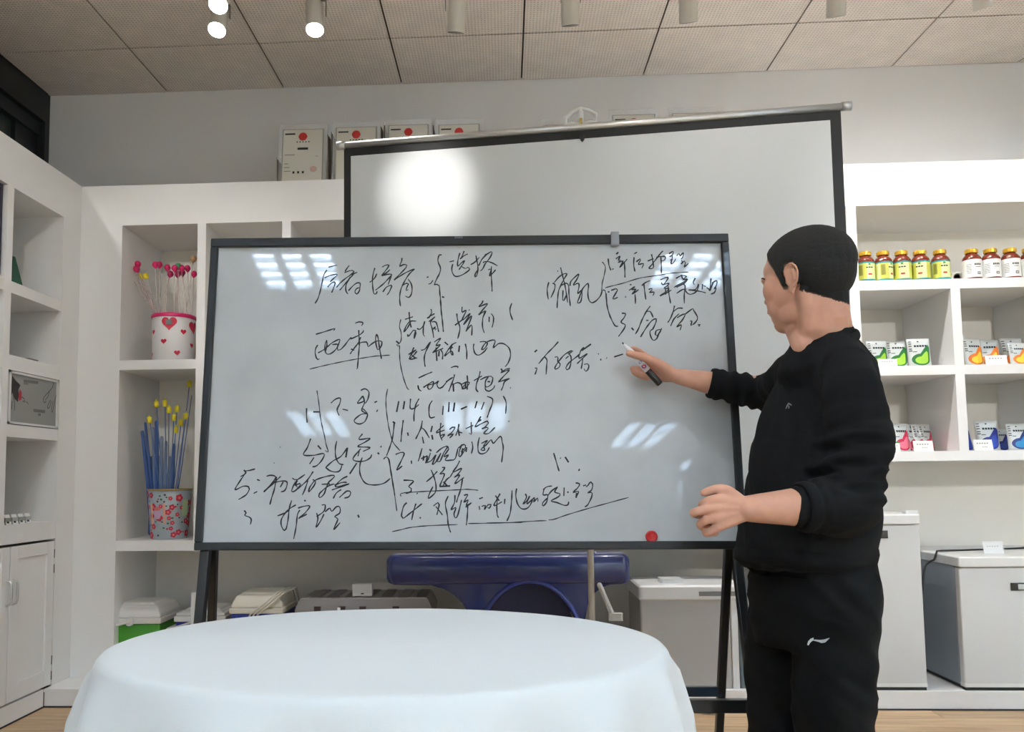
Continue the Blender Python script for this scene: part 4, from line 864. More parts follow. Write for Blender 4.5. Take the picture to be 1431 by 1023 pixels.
# floral bin with blue rods
a = atY(233, 752, 3.9); hxx, hyy, hzz = a.x, 3.93, S2t
fb = thing('floral_bin', 'round tapered tin bin with red flower print and gold rim in the lower left bay', 'bin', (hxx, hyy, hzz))
c = MB(); c.sm = True; c.lathe([(.086, 0), (.088, .003), (.106, .246), (.103, .246), (.085, .006), (.001, .006)], 48); c.done('body', mat('tin_grey_blue', (166, 176, 182), .4, metal=.2), fb)
c = MB(); c.sm = True; c.lathe([(.107, .243), (.110, .246), (.107, .250), (.103, .247)], 48, cap=False); c.done('rim', mat('gold_rim', (190, 156, 84), .3, metal=.7), fb)
fp = MB(); rnd = random.Random(5)
FLW = [mat('flower_red', (200, 40, 60), .5), mat('flower_pink', (228, 120, 130), .5), mat('leaf_green', (60, 110, 70), .5), mat('flower_dark', (60, 50, 60), .5)]
placed = []
for i in range(120):
    ang = rnd.uniform(-155, 20); z = rnd.uniform(.02, .225); s = rnd.choice([.018, .014, .01, .006, .005]); 
    if any(abs(ang-b_)*.0017*1.0 < (s+s2)*.75 and abs(z-z2) < (s+s2)*.8 for b_, z2, s2 in placed): continue
    placed.append((ang, z, s)); big = s > .008
    fp.mi = 0 if big else rnd.choice([2, 2, 3, 0]); n = 20
    pts = [(s*(1+.14*math.cos(5*t))*math.cos(t), s*(1+.14*math.cos(5*t))*math.sin(t)) for t in [2*PI*k/n for k in range(n)]] if big else [(s*math.cos(t), s*.8*math.sin(t)) for t in [2*PI*k/8 for k in range(8)]]
    if not big: on_cyl(math.radians(ang), z, pts, .088, .106, .246, .0010, fp)
    if big:
        f2 = MB(); on_cyl(math.radians(ang), z, pts, .088, .106, .246, .0010, f2); f2.mi = 1; on_cyl(math.radians(ang), z, [(x*.4, y*.4) for x, y in pts], .088, .106, .246, .0016, f2); bmesh.ops.triangulate(f2.bm, faces=f2.bm.faces); f2.done('flower_print', FLW, fb)
bmesh.ops.triangulate(fp.bm, faces=fp.bm.faces); fp.done('leaf_specks', FLW, fb, kind='stuff')
st = MB(); st.mi = 0; on_cyl(math.radians(-101), .128, [(-.040, -.052), (.040, -.050), (.040, .05), (-.040, .05)][::1], .088, .106, .246, .0035, st)
st.mi = 1; on_cyl(math.radians(-101), .128, [(.02*math.cos(t), .028*math.sin(t)) for t in [2*PI*k/12 for k in range(12)]], .088, .106, .246, .0042, st)
st.mi = 2; on_cyl(math.radians(-101), .152, [(.02*math.cos(t), .01*math.sin(t)) for t in [2*PI*k/12 for k in range(12)]], .088, .106, .246, .0048, st)
st.done('picture_sticker', [mat('sticker_peach', (238, 176, 150), .5), mat('sticker_lilac', (206, 170, 200), .5), mat('sticker_pinkish', (216, 120, 120), .5)], fb)
gl_ = MB(); on_cyl(math.radians(-22), .15, [(-.018, -.035), (.018, -.035), (.018, .045), (-.018, .045)], .088, .106, .246, .003, gl_); gl_.done('green_sticker', mat('sticker_green', (176, 200, 150), .5), fb)
rods = [(265,536),(218.5,564),(230.5,563),(247.5,571),(243,583),(259.5,581),(253,590),(245.5,600),(209,586),(236,572)]
rods.sort()
for i, (px, py) in enumerate(rods):
    T = atY(px, py, 3.86+.012*i); ang = math.atan2(T.y-hyy, T.x-hxx); base = V((hxx+rnd.uniform(-.03, .03), hyy+rnd.uniform(-.02, .03), hzz+.012))
    t = thing('catheter_rod', 'slim rod, %s yellow cap from the left in the floral bin' % ORD[i], 'rod', tuple(base), group='yellow-capped rods in the floral bin')
    mid_ = V((hxx+(T.x-hxx)*.45, hyy+(T.y-hyy)*.4-.01, hzz+.25))
    c = MB(); c.sm = True; c.tube([V((0, 0, 0)), mid_-base, T-base], .0026, 6); c.done('shaft', BLR, t)
    up = (T-mid_).normalized(); q = Matrix.Translation(T-base) @ up.to_track_quat('Z', 'Y').to_matrix().to_4x4()
    c = MB(); c.sm = True; c.lathe([(.003, -.02), (.0118, -.018), (.0118, .012), (.003, .014), (.0022, .024)], 12, q); c.done('cap', YEL, t)
BLD = mat('blue_sheath', (70, 104, 170), .35, alpha=.75); BLS = mat('pale_blue_sheath', (150, 172, 206), .3, alpha=.6)
for i, (px, py, px2, wd, mt2) in enumerate(((199, 604, 212, .011, BLD), (203, 592, 215, .009, BLD), (214, 600, 214, .012, BLS), (219, 590, 219, .012, BLD), (226, 612, 222, .012, BLS), (243, 622, 236, .010, BLD), (212, 640, 214, .012, BLD), (232, 618, 228, .010, BLS), (268, 553, 240, .0026, BLD), (222, 640, 224, .014, BLS), (238, 640, 232, .012, BLS))):
    T = atY(px, py, 3.88+.01*i); B_ = atY(px2, 700, 3.9+.006*i); B_.z = hzz+.03; B_.y = hyy+(i % 3-1)*.02
    t = MB(); t.sm = True; t.tube([B_-B_, (T-B_)*.5+V((.003, 0, 0)), T-B_], [wd, wd, wd*.8], 8, flat=.4)
    o = t.done('plastic_sheath', mt2, None, loc=B_); tag(o, ['dark blue', 'pale blue clear'][mt2 is BLS]+' plastic sheath in the floral bin, %s' % ['farthest left and bent', 'second of the left bundle', 'between the first yellow caps', 'tall one in the left middle', 'short one at the centre front', 'right of the centre stems', 'low one in the left bundle', 'thin one right of centre', 'thin and leaning far right', 'lowest at the centre', 'lowest at the right'][i], 'sheath', 'plastic sheaths in the floral bin')

# ============================================================ CERTIFICATES ON TOP OF THE BACK CABINET
PAPER = mat('certificate_paper', (206, 203, 190), .6); FRG = mat('frame_grey', (150, 146, 138), .4)
def cert(px0, px1, pyt, y, label, seal=True, full=False, lean=.10, rz=0.0):
    a, b = atY(px0, 230, y), atY(px1, 230, y); top = atY((px0+px1)/2, pyt, y+.03); h = max(.12, top.z-Zt); w = b.x-a.x
    t = thing('certificate', label, 'certificate', ((a.x+b.x)/2, y, Zt), rz, 'framed certificates on top of the back cabinet'); M = Matrix.Rotation(-lean, 4, 'X')
    MB().box((-w/2-.022, .003, 0), (w/2+.022, .008, h+.035), M).done('acrylic_stand', ACRYL, t)
    MB().box((-w/2-.006, .0, .004), (w/2+.006, .0026, h+.004), M).done('frame', FRG, t)
    MB().box((-w/2, -.001, .008), (w/2, -.0001, h), M).done('paper', PAPER, t)
    g = MB(); e0, e1 = -.0022, -.0012
    if seal:
        n = 16; r = w*.11; zc = h-w*.19; g.mi = 0
        rs = [[M @ V((r*(1+.05*math.cos(6*t_))*math.cos(t_), e, zc+r*math.sin(t_))) for t_ in [2*PI*k/n for k in range(n)]] for e in (e0, e1)]; g.rings(rs)
        g.mi = 1; g.box((-w*.46, e0, h-w*.13), (-w*.2, e1, h-w*.095), M)
        for i in range(5): g.box((-w*.16+i*w*.075, e0, h-w*.35), (-w*.16+i*w*.075+w*.03, e1, h-w*.32), M)
        if full:
            g.box((-w*.13, e0, h-w*.55), (w*.14, e1, h-w*.49), M); g.mi = 2
            g.box((-w*.46, e0, h-w*.69), (-w*.2, e1, h-w*.675), M); g.box((w*.33, e0, h-w*.74), (w*.4, e1, h-w*.73), M)
            for k in range(3): g.box((-w*.46, e0, h-w*(.93+.1*k)), (-w*(.35-.03*k), e1, h-w*(.915+.1*k)), M)
            g.mi = 1
            for k in range(3): g.box((-w*.24+k*w*.12, e0, h-w*1.19), (-w*.24+k*w*.12+w*.05, e1, h-w*1.13), M)
            g.mi = 3; rs = [[M @ V((w*.29+w*.09*math.cos(t_), e, h-w*1.08+w*.08*math.sin(t_))) for t_ in [2*PI*k/n for k in range(n)]] for e in (e0, e1)]; g.rings(rs)
    else:
        g.mi = 2; g.box((-w*.4, e0, h-.02), (w*.4, e1, h-.016), M)
    g.done('print', [REDINK, INK, GREYINK, mat('pale_seal', (206, 168, 158), .6)], t)
    return t
cert(394, 449, 181, 3.86, 'framed certificate with red seal, leftmost on the cabinet top and fully visible', full=True)
cert(469, 524, 178, 3.86, 'certificate with red seal, second from the left, its right half behind the screen')
cert(543, 597, 174.5, 3.88, 'certificate with red seal, third from the left, only its top above the screen')
cert(614, 669, 174, 3.88, 'certificate with red seal, fourth from the left, only its top above the screen')
cert(765, 826, 174, 3.90, 'blank-topped certificate frame left behind the screen hanger', seal=False)
cert(860, 918, 160, 3.88, 'certificate with red seal just right of the screen hanger')
cert(945, 1012, 157, 3.92, 'certificate frame without seal showing at the far right over the screen', seal=False)
for i, (px, py, y) in enumerate(((388, 222, 3.95), (459, 190, 3.98), (464, 186, 4.03), (532, 176, 3.98), (537, 174, 4.03), (605, 174, 4.0))):
    a = atY(px, 220, y); top = atY(px, py, y)
    t = thing('spare_frame', 'thin acrylic document frame edge-on, '+['left of the first certificate', 'just right of the first certificate', 'left of the second certificate', 'just right of the second certificate', 'left of the third certificate', 'between the third and fourth certificates'][i], 'frame', (a.x, y, Zt), group='edge-on frames between the certificates')
    MB().box((-.002, -.02, 0), (.002, .1, top.z-Zt)).done('plate', mat('frame_pale', (186, 182, 172), .3), t)
    MB().box((.0022, -.015, 0.002), (.006, .09, top.z-Zt-.01)).done('backing', mat('frame_brown', (74, 62, 46), .5), t)

# ============================================================ LEFT CABINET CONTENTS
# framed poster filling a bay
t = thing('framed_poster', 'grey poster with a hand drawing and a dark figure, framed in the side cabinet bay', 'poster', (L+.002, 3.438, 1.39))
pw2, ph2 = .186, .114
MB().box((-.03, -pw2, -ph2), (-.006, pw2, ph2)).done('board', mat('poster_grey', (150, 151, 146), .5), t)
g = MB(); f = .012
for a_, b_, c_2, d_ in ((-pw2, pw2, ph2-f*.8, ph2), (-pw2, pw2, -ph2, -ph2+f*.8), (-pw2, -pw2+f, -ph2, ph2), (pw2-f, pw2, -ph2, ph2)): g.box((-.03, a_, c_2), (.0, b_, d_))
g.done('frame', WPLAST, t)
def pq(px, py): P = atX(px, py, L-.0035); return V((-.0055, P.y-3.438, P.z-1.39))
sc4 = 6.82
def pk_(pts): return [pq(x/sc4, 490+y/sc4) for x, y in pts]
g = MB(); g.mi = 0
g.poly(pk_([(115, 235), (150, 285), (195, 330), (175, 370), (180, 420), (170, 490), (140, 460), (120, 400), (100, 435), (96, 330)]))
g.mi = 1; g.poly(pk_([(92, 215), (104, 240), (96, 420), (86, 420)])); g.poly(pk_([(190, 365), (208, 400), (205, 465), (180, 480), (175, 430)]))
g.mi = 2
def stroke(pts, wd, mi):
    g.mi = mi; P = catmull([(V(p)) for p in pk_(pts)], .01)
    for p, q in zip(P, P[1:]):
        t_ = (q-p).normalized(); s_ = V((1, 0, 0)).cross(t_)*wd; g.poly([p-s_+V((.0004, 0, 0)), q-s_+V((.0004, 0, 0)), q+s_+V((.0004, 0, 0)), p+s_+V((.0004, 0, 0))])
for s_2 in ([(510, 300), (500, 350), (470, 385), (430, 430), (410, 465), (425, 500), (440, 480)], [(550, 310), (552, 380), (530, 440), (505, 560), (498, 590), (490, 560), (505, 480)], [(470, 385), (455, 440), (430, 470)], [(480, 470), (455, 520), (450, 545), (465, 550), (490, 480)], [(125, 410), (140, 520), (135, 570)], [(110, 560), (115, 480)], [(205, 440), (230, 460), (235, 490), (215, 480)], [(250, 485), (270, 510)]): stroke(s_2, .0016, 0 if s_2[0][0] > 200 else 0)
for x0, x1, y0, y1 in ((225, 365, 275, 305), (225, 270, 308, 320), (320, 430, 555, 585), (362, 388, 598, 620)):
    g.mi = 2; g.poly(pk_([(x0, y0), (x1, y0+(x1-x0)*.12), (x1, y1+(x1-x0)*.10), (x0, y1)]))
g.done('artwork', [mat('art_black', (46, 42, 44), .6), mat('art_red', (176, 44, 62), .6), mat('art_grey', (108, 108, 104), .6)], t)
# dark picture frame at the left edge
t = thing('picture_frame', 'dark purple framed grey picture standing in the top left bay of the side cabinet', 'picture', (L-.02, 3.0, 1.905))
MB().box((-.01, -.185, 0), (-.002, .175, .38)).done('picture', mat('picture_grey', (96, 92, 100), .4, coat=.4), t)
g = MB()
for a_, b_, c_2, d_ in ((-.2, .19, .375, .392), (-.2, -.185, 0, .375), (.175, .19, 0, .375)): g.box((-.012, a_, c_2), (.006, b_, d_))
g.done('frame', mat('frame_purple', (40, 32, 58), .4), t)
MB().box((-.012, -.2, -.002), (.0, .19, .028)).done('caption_strip', mat('strip_white', (206, 204, 202), .5), t)
t = thing('leaflet', 'dark green triangular standing leaflet in the second bay of the side cabinet', 'leaflet', (L-.035, atX(17, 395, L-.035).y+.085, 1.8915))
c = MB(); c.prism([(-.09, 0), (-.010, 0), (-.045, .07), (-.075, .125), (-.09, .125)], 0, .004, plane='yz'); c.done('sheet', mat('leaflet_green', (22, 84, 62), .4), t)
c = MB(); c.prism([(-.09, -.0), (-.010, 0), (-.013, .009), (-.09, .009)], .0045, .006, plane='yz'); c.done('bottom_edge', CARD, t)
t = thing('spectacles_case', 'flat small grey metal object on the empty side cabinet shelf', 'case', (L-.03, atX(42, 501, L-.03).y, 1.5725)); MB().rbox((-.02, -.035, 0), (.02, .035, .008), .006).done('shell', mat('gunmetal', (92, 92, 90), .35, metal=.4), t)
for i in range(6):
    y = 3.225+i*.048; t = thing('small_box', 'small white packet with printed tag over the cupboard doors, %s from the left' % ['first', 'second', 'third', 'fourth', 'fifth', 'sixth'][i], 'packet', (L-.06, y, .8415), group='small packets over the cupboard doors')
    MB().box((-.04, -.02, 0), (.03, .02, .03)).done('packet', mat('packet_%d' % (i % 2), ((150, 154, 146), (182, 184, 178))[i % 2], .3, metal=.2), t)
    M = Matrix.Translation((.032, 0, 0)) @ Matrix.Rotation(-.3, 4, 'Y'); MB().box((0, -.017, 0), (.002, .019, .045), M).done('tag', CARD, t)
    MB().box((.0022, -.012, .006), (.0028, .004, .014), M).done('print', INK, t)

# ============================================================ TRACK SPOTLIGHTS
LMP = mat('lamp_body', (206, 200, 190), .4); LIT = mat('lamp_lens_lit', (255, 255, 255), .3, emit=((255, 252, 244), 30)); LIN = mat('lamp_lens_edge', (150, 150, 148), .25, metal=.8)
def track(y, x0, x1, lab):
    c = MB().box((x0, y-.018, H-.034), (x1, y+.018, H-.001)).done('light_track', mat('track_white', (214, 210, 202), .4)); tag(c, lab, 'track')
TY = 3.30
track(TY, -1.6, 3.0, 'white ceiling track carrying the row of spotlights near the back wall'); track(1.35, -1.8, 2.6, 'white ceiling track nearer to the table')
def tspot(x, y, zc, aim, lit, label, watts=0, deg=50, col=(1, .98, .96), blend=.7):
    # zc: height of the lamp's lower end centre
    d = V(aim).normalized(); t = thing('track_spotlight', label, 'spotlight', (x, y, zc), group='cylindrical spotlights on the ceiling track')
    q = (-d).to_track_quat('Z', 'Y').to_matrix().to_4x4(); Ln, r = .175, .039
    c = MB(); c.sm = True; c.lathe([(r-.006, .004), (r-.001, 0), (r, .003), (r, Ln-.01), (r-.008, Ln), (.001, Ln)], 28, q); c.done('housing', LMP, t)
    c = MB(); c.sm = True; c.lathe([(r-.001, .0), (r-.0085, .008), (.001, .009)], 28, q, cap=True); c.done('lens', LIT if lit else LIN, t)
    piv = q @ V((0, 0, Ln*.62)); top = V((0, piv.y, H-.034-zc))
    s = V((1, 0, 0)); mid2 = top.z-.02
    c = MB(); 
    for k in (-1, 1): c.box((k*(r+.003)-.0015, piv.y-.007, piv.z-.02), (k*(r+.003)+.0015, piv.y+.007, mid2))
    c.box((-r-.0045, piv.y-.007, mid2-.003), (r+.0045, piv.y+.007, mid2)); c.done('yoke', mat('yoke_grey', (120, 112, 100), .4), t)
    c = MB(); c.sm = True; c.tube([V((0, piv.y, mid2)), V((0, piv.y, top.z))], .011, 12, caps=None); c.done('stem', LMP, t)
    if watts: spot(V((x, y, zc))+d*.02, V((x, y, zc))+d*2, watts, deg, blend, col)
def under(px, py, y): P = atY(px, py, y); return P
specs = [(440, 42, (.1, -.34, -1), True, 'spotlight shining down at the right of the lit group', 7),
         (303, 42, (.02, -.46, -1), True, 'brightest spotlight shining toward the camera, at the left', 7),
         (637, 46, (-.1, .42, -1), False, 'beige spotlight turned to the wall over the middle left of the screen', 8),
         (797, 36, (.05, .42, -1), False, 'beige spotlight turned to the wall directly over the screen hanger', 9),
         (962, 32, (.1, .5, -1), False, 'beige spotlight turned to the wall over the right half of the screen', 26),
         (1168, 24, (.12, .5, -1), False, 'beige spotlight turned to the wall over the right end of the screen', 22),
         (1375, 12, (.3, .42, -1), False, 'beige spotlight leaning at the far right', 20)]
for px, py, aim, lit, lab, wt in specs:
    P = under(px, py, 3.34); tspot(P.x, 3.34, P.z, aim, lit, lab, wt, 105)
P = under(305, 7, 3.1); tspot(P.x-.0, 3.1, P.z, (.12, -.6, -1), True, 'spotlight shining toward the camera behind the brightest one, cut by the top edge', 0)
# second row above the table: lights board, screen and table
a = V((.25, 1.35, 2.98)); tg = atY(595, 255, 2.93)
tspot(-.45, 1.35, 2.98, tg-V((-.45, 1.35, 2.98)), True, 'spotlight over the table aimed at the projection screen', SPOT_W, 15, (1, .97, .93), 1.0)
tspot(-1.15, 1.35, 2.98, V((-1.75, 3.8, 1.2))-V((-1.15, 1.35, 2.98)), True, 'added fill spotlight aimed at the left shelf bays with the two bins', 14, 62)  # unseen lamp added to brighten the left bays
tspot(.2, 1.35, 2.98, V((.1, 1.3, .75))-V((.2, 1.35, 2.98)), True, 'added fill spotlight straight over the table', 24, 80, (.86, .94, 1))  # cool lamp added out of view to lift the tabletop
tspot(-1.5, 1.35, 2.98, V((-2.1, 2.9, 1.0))-V((-1.5, 1.35, 2.98)), True, 'added fill spotlight aimed at the side cabinet', 8, 70)  # added unseen to lighten the side cabinet
track(-3.0, -2.5, 4.0, 'added white ceiling track for a fill spotlight far behind the table')  # made-up track, holds the fill lamp for the right bays
tspot(2.75, -3.0, 2.98, V((2.25, 3.9, 1.55))-V((2.75, -3.0, 2.98)), True, 'added far fill spotlight aimed at the right shelf bays', 230, 26, (1, .98, .95), .5)  # added far back so its light reaches deep into the right bays
track(-1.0, -2.55, -2.2, 'added short white ceiling track for a fill spotlight at the left wall')  # made-up track, holds the fill lamp for the left bays
tspot(-2.4, -1.0, 2.98, V((-1.65, 3.9, 1.5))-V((-2.4, -1.0, 2.98)), True, 'added far fill spotlight aimed at the left shelf bays', 85, 28, (1, .97, .93), .6)  # added out of view to light the insides of the left bays
tspot(.9, 1.35, 2.98, V((1.0, 2.6, 2.0))-V((.9, 1.35, 2.98)), True, 'spotlight over the table aimed past the man', 12, 60)
tspot(1.9, 1.35, 2.98, V((2.3, 3.8, 2.0))-V((1.9, 1.35, 2.98)), True, 'spotlight aimed at the shelves of bottles', 6, 60)
# ============================================================ THE MAN
SKIN = mat('skin', (208, 154, 128), .5, sss=.12, var=.06, vscale=30)
KNIT = mat('black_knit', (15, 16, 18), .9, spec=.25, bump=.25, bscale=700)
TROU = mat('black_trousers', (7, 8, 10), .85, spec=.25, bump=.15, bscale=500)
HAIR = mat('black_hair', (20, 18, 17), .75, bump=.5, bscale=900, var=.25, vscale=300)
HAIRF = HAIR.copy(); HAIRF.name = 'black_hair_fade'
_nt = HAIRF.node_tree; _a = _nt.nodes.new('ShaderNodeAttribute'); _a.attribute_name = 'fade'; _mr = _nt.nodes.new('ShaderNodeMapRange'); _mr.inputs[1].default_value = .02; _mr.inputs[2].default_value = .8
_nt.links.new(_a.outputs['Fac'], _mr.inputs[0]); _nt.links.new(_mr.outputs[0], _nt.nodes['Principled BSDF'].inputs['Alpha'])
PB = V((.80, 1.87, 0))
def base_loc(): return (PB.x, PB.y, 0)
def rel(p): return V(p)-PB
def bake(mb, name, mats, voxel, smooth=4, disp=None, parent=None, fac=.5):
    o = mb.done(name, mats); r = o.modifiers.new('r', 'REMESH'); r.mode = 'VOXEL'; r.voxel_size = voxel; r.adaptivity = 0; r.use_smooth_shade = True
    if smooth: s = o.modifiers.new('s', 'SMOOTH'); s.factor = fac; s.iterations = smooth
    dg = bpy.context.evaluated_depsgraph_get(); me = bpy.data.meshes.new_from_object(o.evaluated_get(dg)); me.name = name
    old = o.data; o.modifiers.clear(); o.data = me; bpy.data.meshes.remove(old)
    me.materials.clear()
    for m_ in (mats if isinstance(mats, (list, tuple)) else [mats]): me.materials.append(m_)
    if disp:
        nrm = [v.normal.copy() for v in me.vertices]
        for v, n in zip(me.vertices, nrm): v.co += n*disp(v.co)
    me.shade_smooth() if hasattr(me, 'shade_smooth') else None
    if parent: o.parent = parent
    return o
def spine(mb, secs, n=36, pw=2.3):
    # secs: (centre, half width, half depth, yaw of the width axis, tilt) -> superelliptic rings in the horizontal plane
    rs = []
    def one(c, a, b, yw, k=1.0):
        ux = V((math.cos(yw), math.sin(yw), 0)); uy = V((-math.sin(yw), math.cos(yw), 0)); out = []
        for i in range(n):
            t = 2*PI*i/n; c_, s_ = math.cos(t), math.sin(t)
            out.append(V(c)+ux*(a*k*math.copysign(abs(c_)**(2/pw), c_))+uy*(b*k*math.copysign(abs(s_)**(2/pw), s_)))
        return out
    rs.append(one(secs[0][0], *secs[0][1:], .5))
    for s in secs: rs.append(one(*s))
    rs.append(one(secs[-1][0], *secs[-1][1:], .5))
    mb.rings(rs)
man = thing('person', 'man in a black sweater and black track trousers pointing a marker at the whiteboard', 'person', base_loc())
# --- key points, photograph positions at real depths
def K(u, v, y): return rel(atY(u, v, y))
FA = math.radians(28)                      # chest turned a little to the camera
WY = -FA+PI/2                              # width axis direction (shoulder line)
wdir = V((math.cos(math.radians(62)), -math.sin(math.radians(62)), 0))   # toward the near (left) shoulder
WYAW = math.atan2(wdir.y, wdir.x)
fdir = V((-math.sin(math.radians(62)), -math.cos(math.radians(62)), 0))  # facing
def T(u, v, y=1.87): return K(u, v, y)
secs_t = []
for (l, r, v, a, b) in ((1046, 1200, 790, .150, .130), (1047, 1203, 760, .155, .135), (1050, 1208, 720, .158, .138), (1055, 1211, 680, .158, .134), (1065, 1212, 640, .160, .128), (1076, 1210, 600, .162, .120), (1088, 1206, 560, .160, .108), (1100, 1198, 532, .145, .09), (1112, 1184, 514, .11, .07)):
    c = T((l+r)/2, v); 
    half = (r-l)/2*c_px if False else (r-l)/2*1.87/1100
    k = half/math.sqrt((a*math.cos(WYAW))**2+(b*math.cos(WYAW+PI/2))**2)
    k = max(.78, min(1.12, k)); secs_t.append((c, a*k, b*k, WYAW))
# shoulders and neck base
shL, shR = K(1190, 540, 1.735), K(1103, 527, 2.02)
nb = K(1152, 486, 1.87); shc = (shL+shR)/2
# ---------------- body (skin): head, neck, core, arms, hands, legs in one surface
b = MB()
HC = K(1126, 393, 1.865)
ha = math.radians(180-44)                  # face direction: left and away from the camera
hf = V((math.cos(ha), math.sin(ha), 0)); hl = V((-math.sin(ha), math.cos(ha), 0))
HS = 1.04
nod = Matrix.Rotation(math.radians(4), 4, 'Y')
HM = Matrix.Translation(HC) @ Matrix(((hf.x, hl.x, 0, 0), (hf.y, hl.y, 0, 0), (0, 0, 1, 0), (0, 0, 0, 1))) @ nod @ Matrix.Scale(HS, 4)
def he(c, r, rot=None):
    M = HM @ Matrix.Translation(V(c)) @ (rot if rot else Matrix.Identity(4))
    b.ell(HM @ V(c), (r[0], r[1], r[2]), M=Matrix.Scale(1, 4) @ M, nu=24, nv=16)
RY = lambda d: Matrix.Rotation(math.radians(d), 4, 'Y')
RZ = lambda d: Matrix.Rotation(math.radians(d), 4, 'Z')
he((-.012, 0, .034), (.098, .0785, .083))          # cranium
he((-.040, 0, .012), (.066, .070, .072))           # occiput
he((.028, 0, -.01), (.066, .066, .082))            # face mass
he((.030, 0, -.062), (.056, .052, .050))           # jaw
he((.052, 0, -.088), (.030, .027, .022))           # chin
he((.012, .042, -.066), (.040, .016, .028), RY(18)); he((.012, -.042, -.066), (.040, .016, .028), RY(18))
he((.062, 0, .034), (.026, .050, .034))            # forehead
he((.078, .026, .016), (.010, .022, .008)); he((.078, -.026, .016), (.010, .022, .008))     # brows
he((.058, .040, -.014), (.024, .022, .030)); he((.058, -.040, -.014), (.024, .022, .030))   # cheekbones
he((.056, .032, -.046), (.024, .022, .034)); he((.056, -.032, -.046), (.024, .022, .034))   # smiling cheeks
he((.085, 0, -.008), (.010, .008, .026), RY(-16)); he((.090, 0, -.026), (.011, .011, .009)); he((.086, .011, -.029), (.009, .007, .007)); he((.086, -.011, -.029), (.009, .007, .007))
he((.083, 0, -.050), (.012, .020, .006)); he((.081, 0, -.059), (.011, .018, .006)); he((.074, 0, -.054), (.014, .026, .014))
# neck
nk0 = HM @ V((-.030, 0, -.045)); nk1 = HM @ V((-.020, .0, -.11))
b.tube([nk0, nk1, nb+V((-.004, 0, .012)), nb+V((0, 0, -.05))], [.054, .055, .064, .080], 24)
b.tube([HM @ V((-.014, .052, -.04)), nb+fdir*.045+V((0, 0, -.02))], [.018, .024], 12)
b.tube([HM @ V((-.052, 0, -.05)), HM @ V((-.048, .004, -.085)), nb-fdir*.032+V((0.002, 0, .006)), nb-fdir*.03+V((0, 0, -.03))], [.036, .040, .046, .044], 18)       # neck muscle
b.tube([HM @ V((.034, .0, -.085)), nb+fdir*.05+V((0, 0, -.005))], [.030, .036], 14)
spine(b, [(nb+V((0, 0, -.035)), .085, .065, WYAW)]+[(s[0], s[1]*.80, s[2]*.78, s[3]) for s in secs_t[::-1]])
# ears
def ear(side):
    def E(x, y, z): return HM @ V((-.002+x, side*(.0715+y), -.008+z))
    rim = [E(.010, .001, -.012), E(.013, .004, .004), E(.014, .006, .018), E(.006, .011, .030), E(-.006, .014, .031), E(-.016, .0165, .022), E(-.018, .0165, .006), E(-.014, .014, -.010), E(-.006, .010, -.020)]
    b.tube(catmull(rim, .004), .0034, 8)
    b.tube([E(-.004, .009, .018), E(-.008, .0105, .008), E(-.007, .0095, -.006), E(.0, .006, -.014)], [.003, .0038, .0036, .003], 8)
    Me = HM @ Matrix.Rotation(math.radians(side*22), 4, 'Z')
    b.ell(E(-.003, .0035, .006), (.0165, .0042, .026), M=Me @ RY(-6), nu=18, nv=12)
    b.ell(E(.002, .005, -.024), (.0075, .0048, .0105), M=Me, nu=14, nv=10)
    b.ell(E(.012, .004, -.003), (.0045, .004, .007), M=Me, nu=12, nv=8)
ear(1); ear(-1)
# ---------------- arms
eL = K(1184, 706, 1.70); wL = K(1046, 711, 1.655)
eR = K(1100, 557, 2.14); wR = K(948, 526, 2.165)
mL = K(1205, 618, 1.72)
b.tube([shL, mL, eL], [.044, .044, .042], 20); b.tube([shR, (shR+eR)/2, eR], [.042, .042, .041], 20)
def forearm(e, w, up, far=False):
    d = w-e; P = [e, e+d*.25+up*.004, e+d*.5, e+d*.75, e+d*.93, w]; b.tube(P, [.041, .041, .037, .030, .0235, .022] if far else [.043, .045, .041, .034, .0295, .0275], 22)
forearm(eL, wL, V((0, 0, 1))); forearm(eR, wR, V((0, 0, 1)), True)
def finger(P, r): b.tube(catmull([V(p) for p in P], .006), [r[0]+(r[1]-r[0])*i/max(1, len(catmull([V(p) for p in P], .006))-1) for i in range(len(catmull([V(p) for p in P], .006)))], 12)
# near (left) hand: back of the hand to the camera, fingers curled, thumb on top
yL = 1.655
def P_(u, v, dy=0): return K(u, v, yL+dy)
for (k0, k1, ra) in (((1040, 700), (1004, 697), .0145), ((1040, 708), (998, 710), .0155), ((1040, 716), (998, 724), .015), ((1040, 722), (1003, 737), .0135)):
    b.tube([wL+V((.0, .002, 0)), P_(*k0, .0)*.5+wL*.5, P_(*k1, -.004)], [.018, .017, ra*.78], 12)
b.tube([P_(1030, 704, .012), P_(1006, 706, .016), P_(1002, 722, .016)], [.018, .017, .014], 12)
finger([P_(1004, 697, -.004), P_(989, 700, -.004), P_(981, 706, .010), P_(986, 710, .026), P_(998, 712, .028)], (.0098, .0082))
finger([P_(998, 710, -.006), P_(980, 713, -.010), P_(970, 716, -.004), P_(972, 719, .018), P_(988, 720, .03)], (.0098, .0084))
finger([P_(998, 724, -.005), P_(984, 728, -.006), P_(978, 733, .006), P_(983, 736, .022), P_(996, 736, .028)], (.0094, .008))
finger([P_(1003, 738, -.002), P_(992, 742, -.002), P_(986, 745, .008), P_(990, 746, .022), P_(1000, 745, .027)], (.0086, .0074))
finger([P_(1030, 697, .006), P_(1014, 685, .012), P_(999, 684, .014), P_(984, 689, .016)], (.0145, .0088))
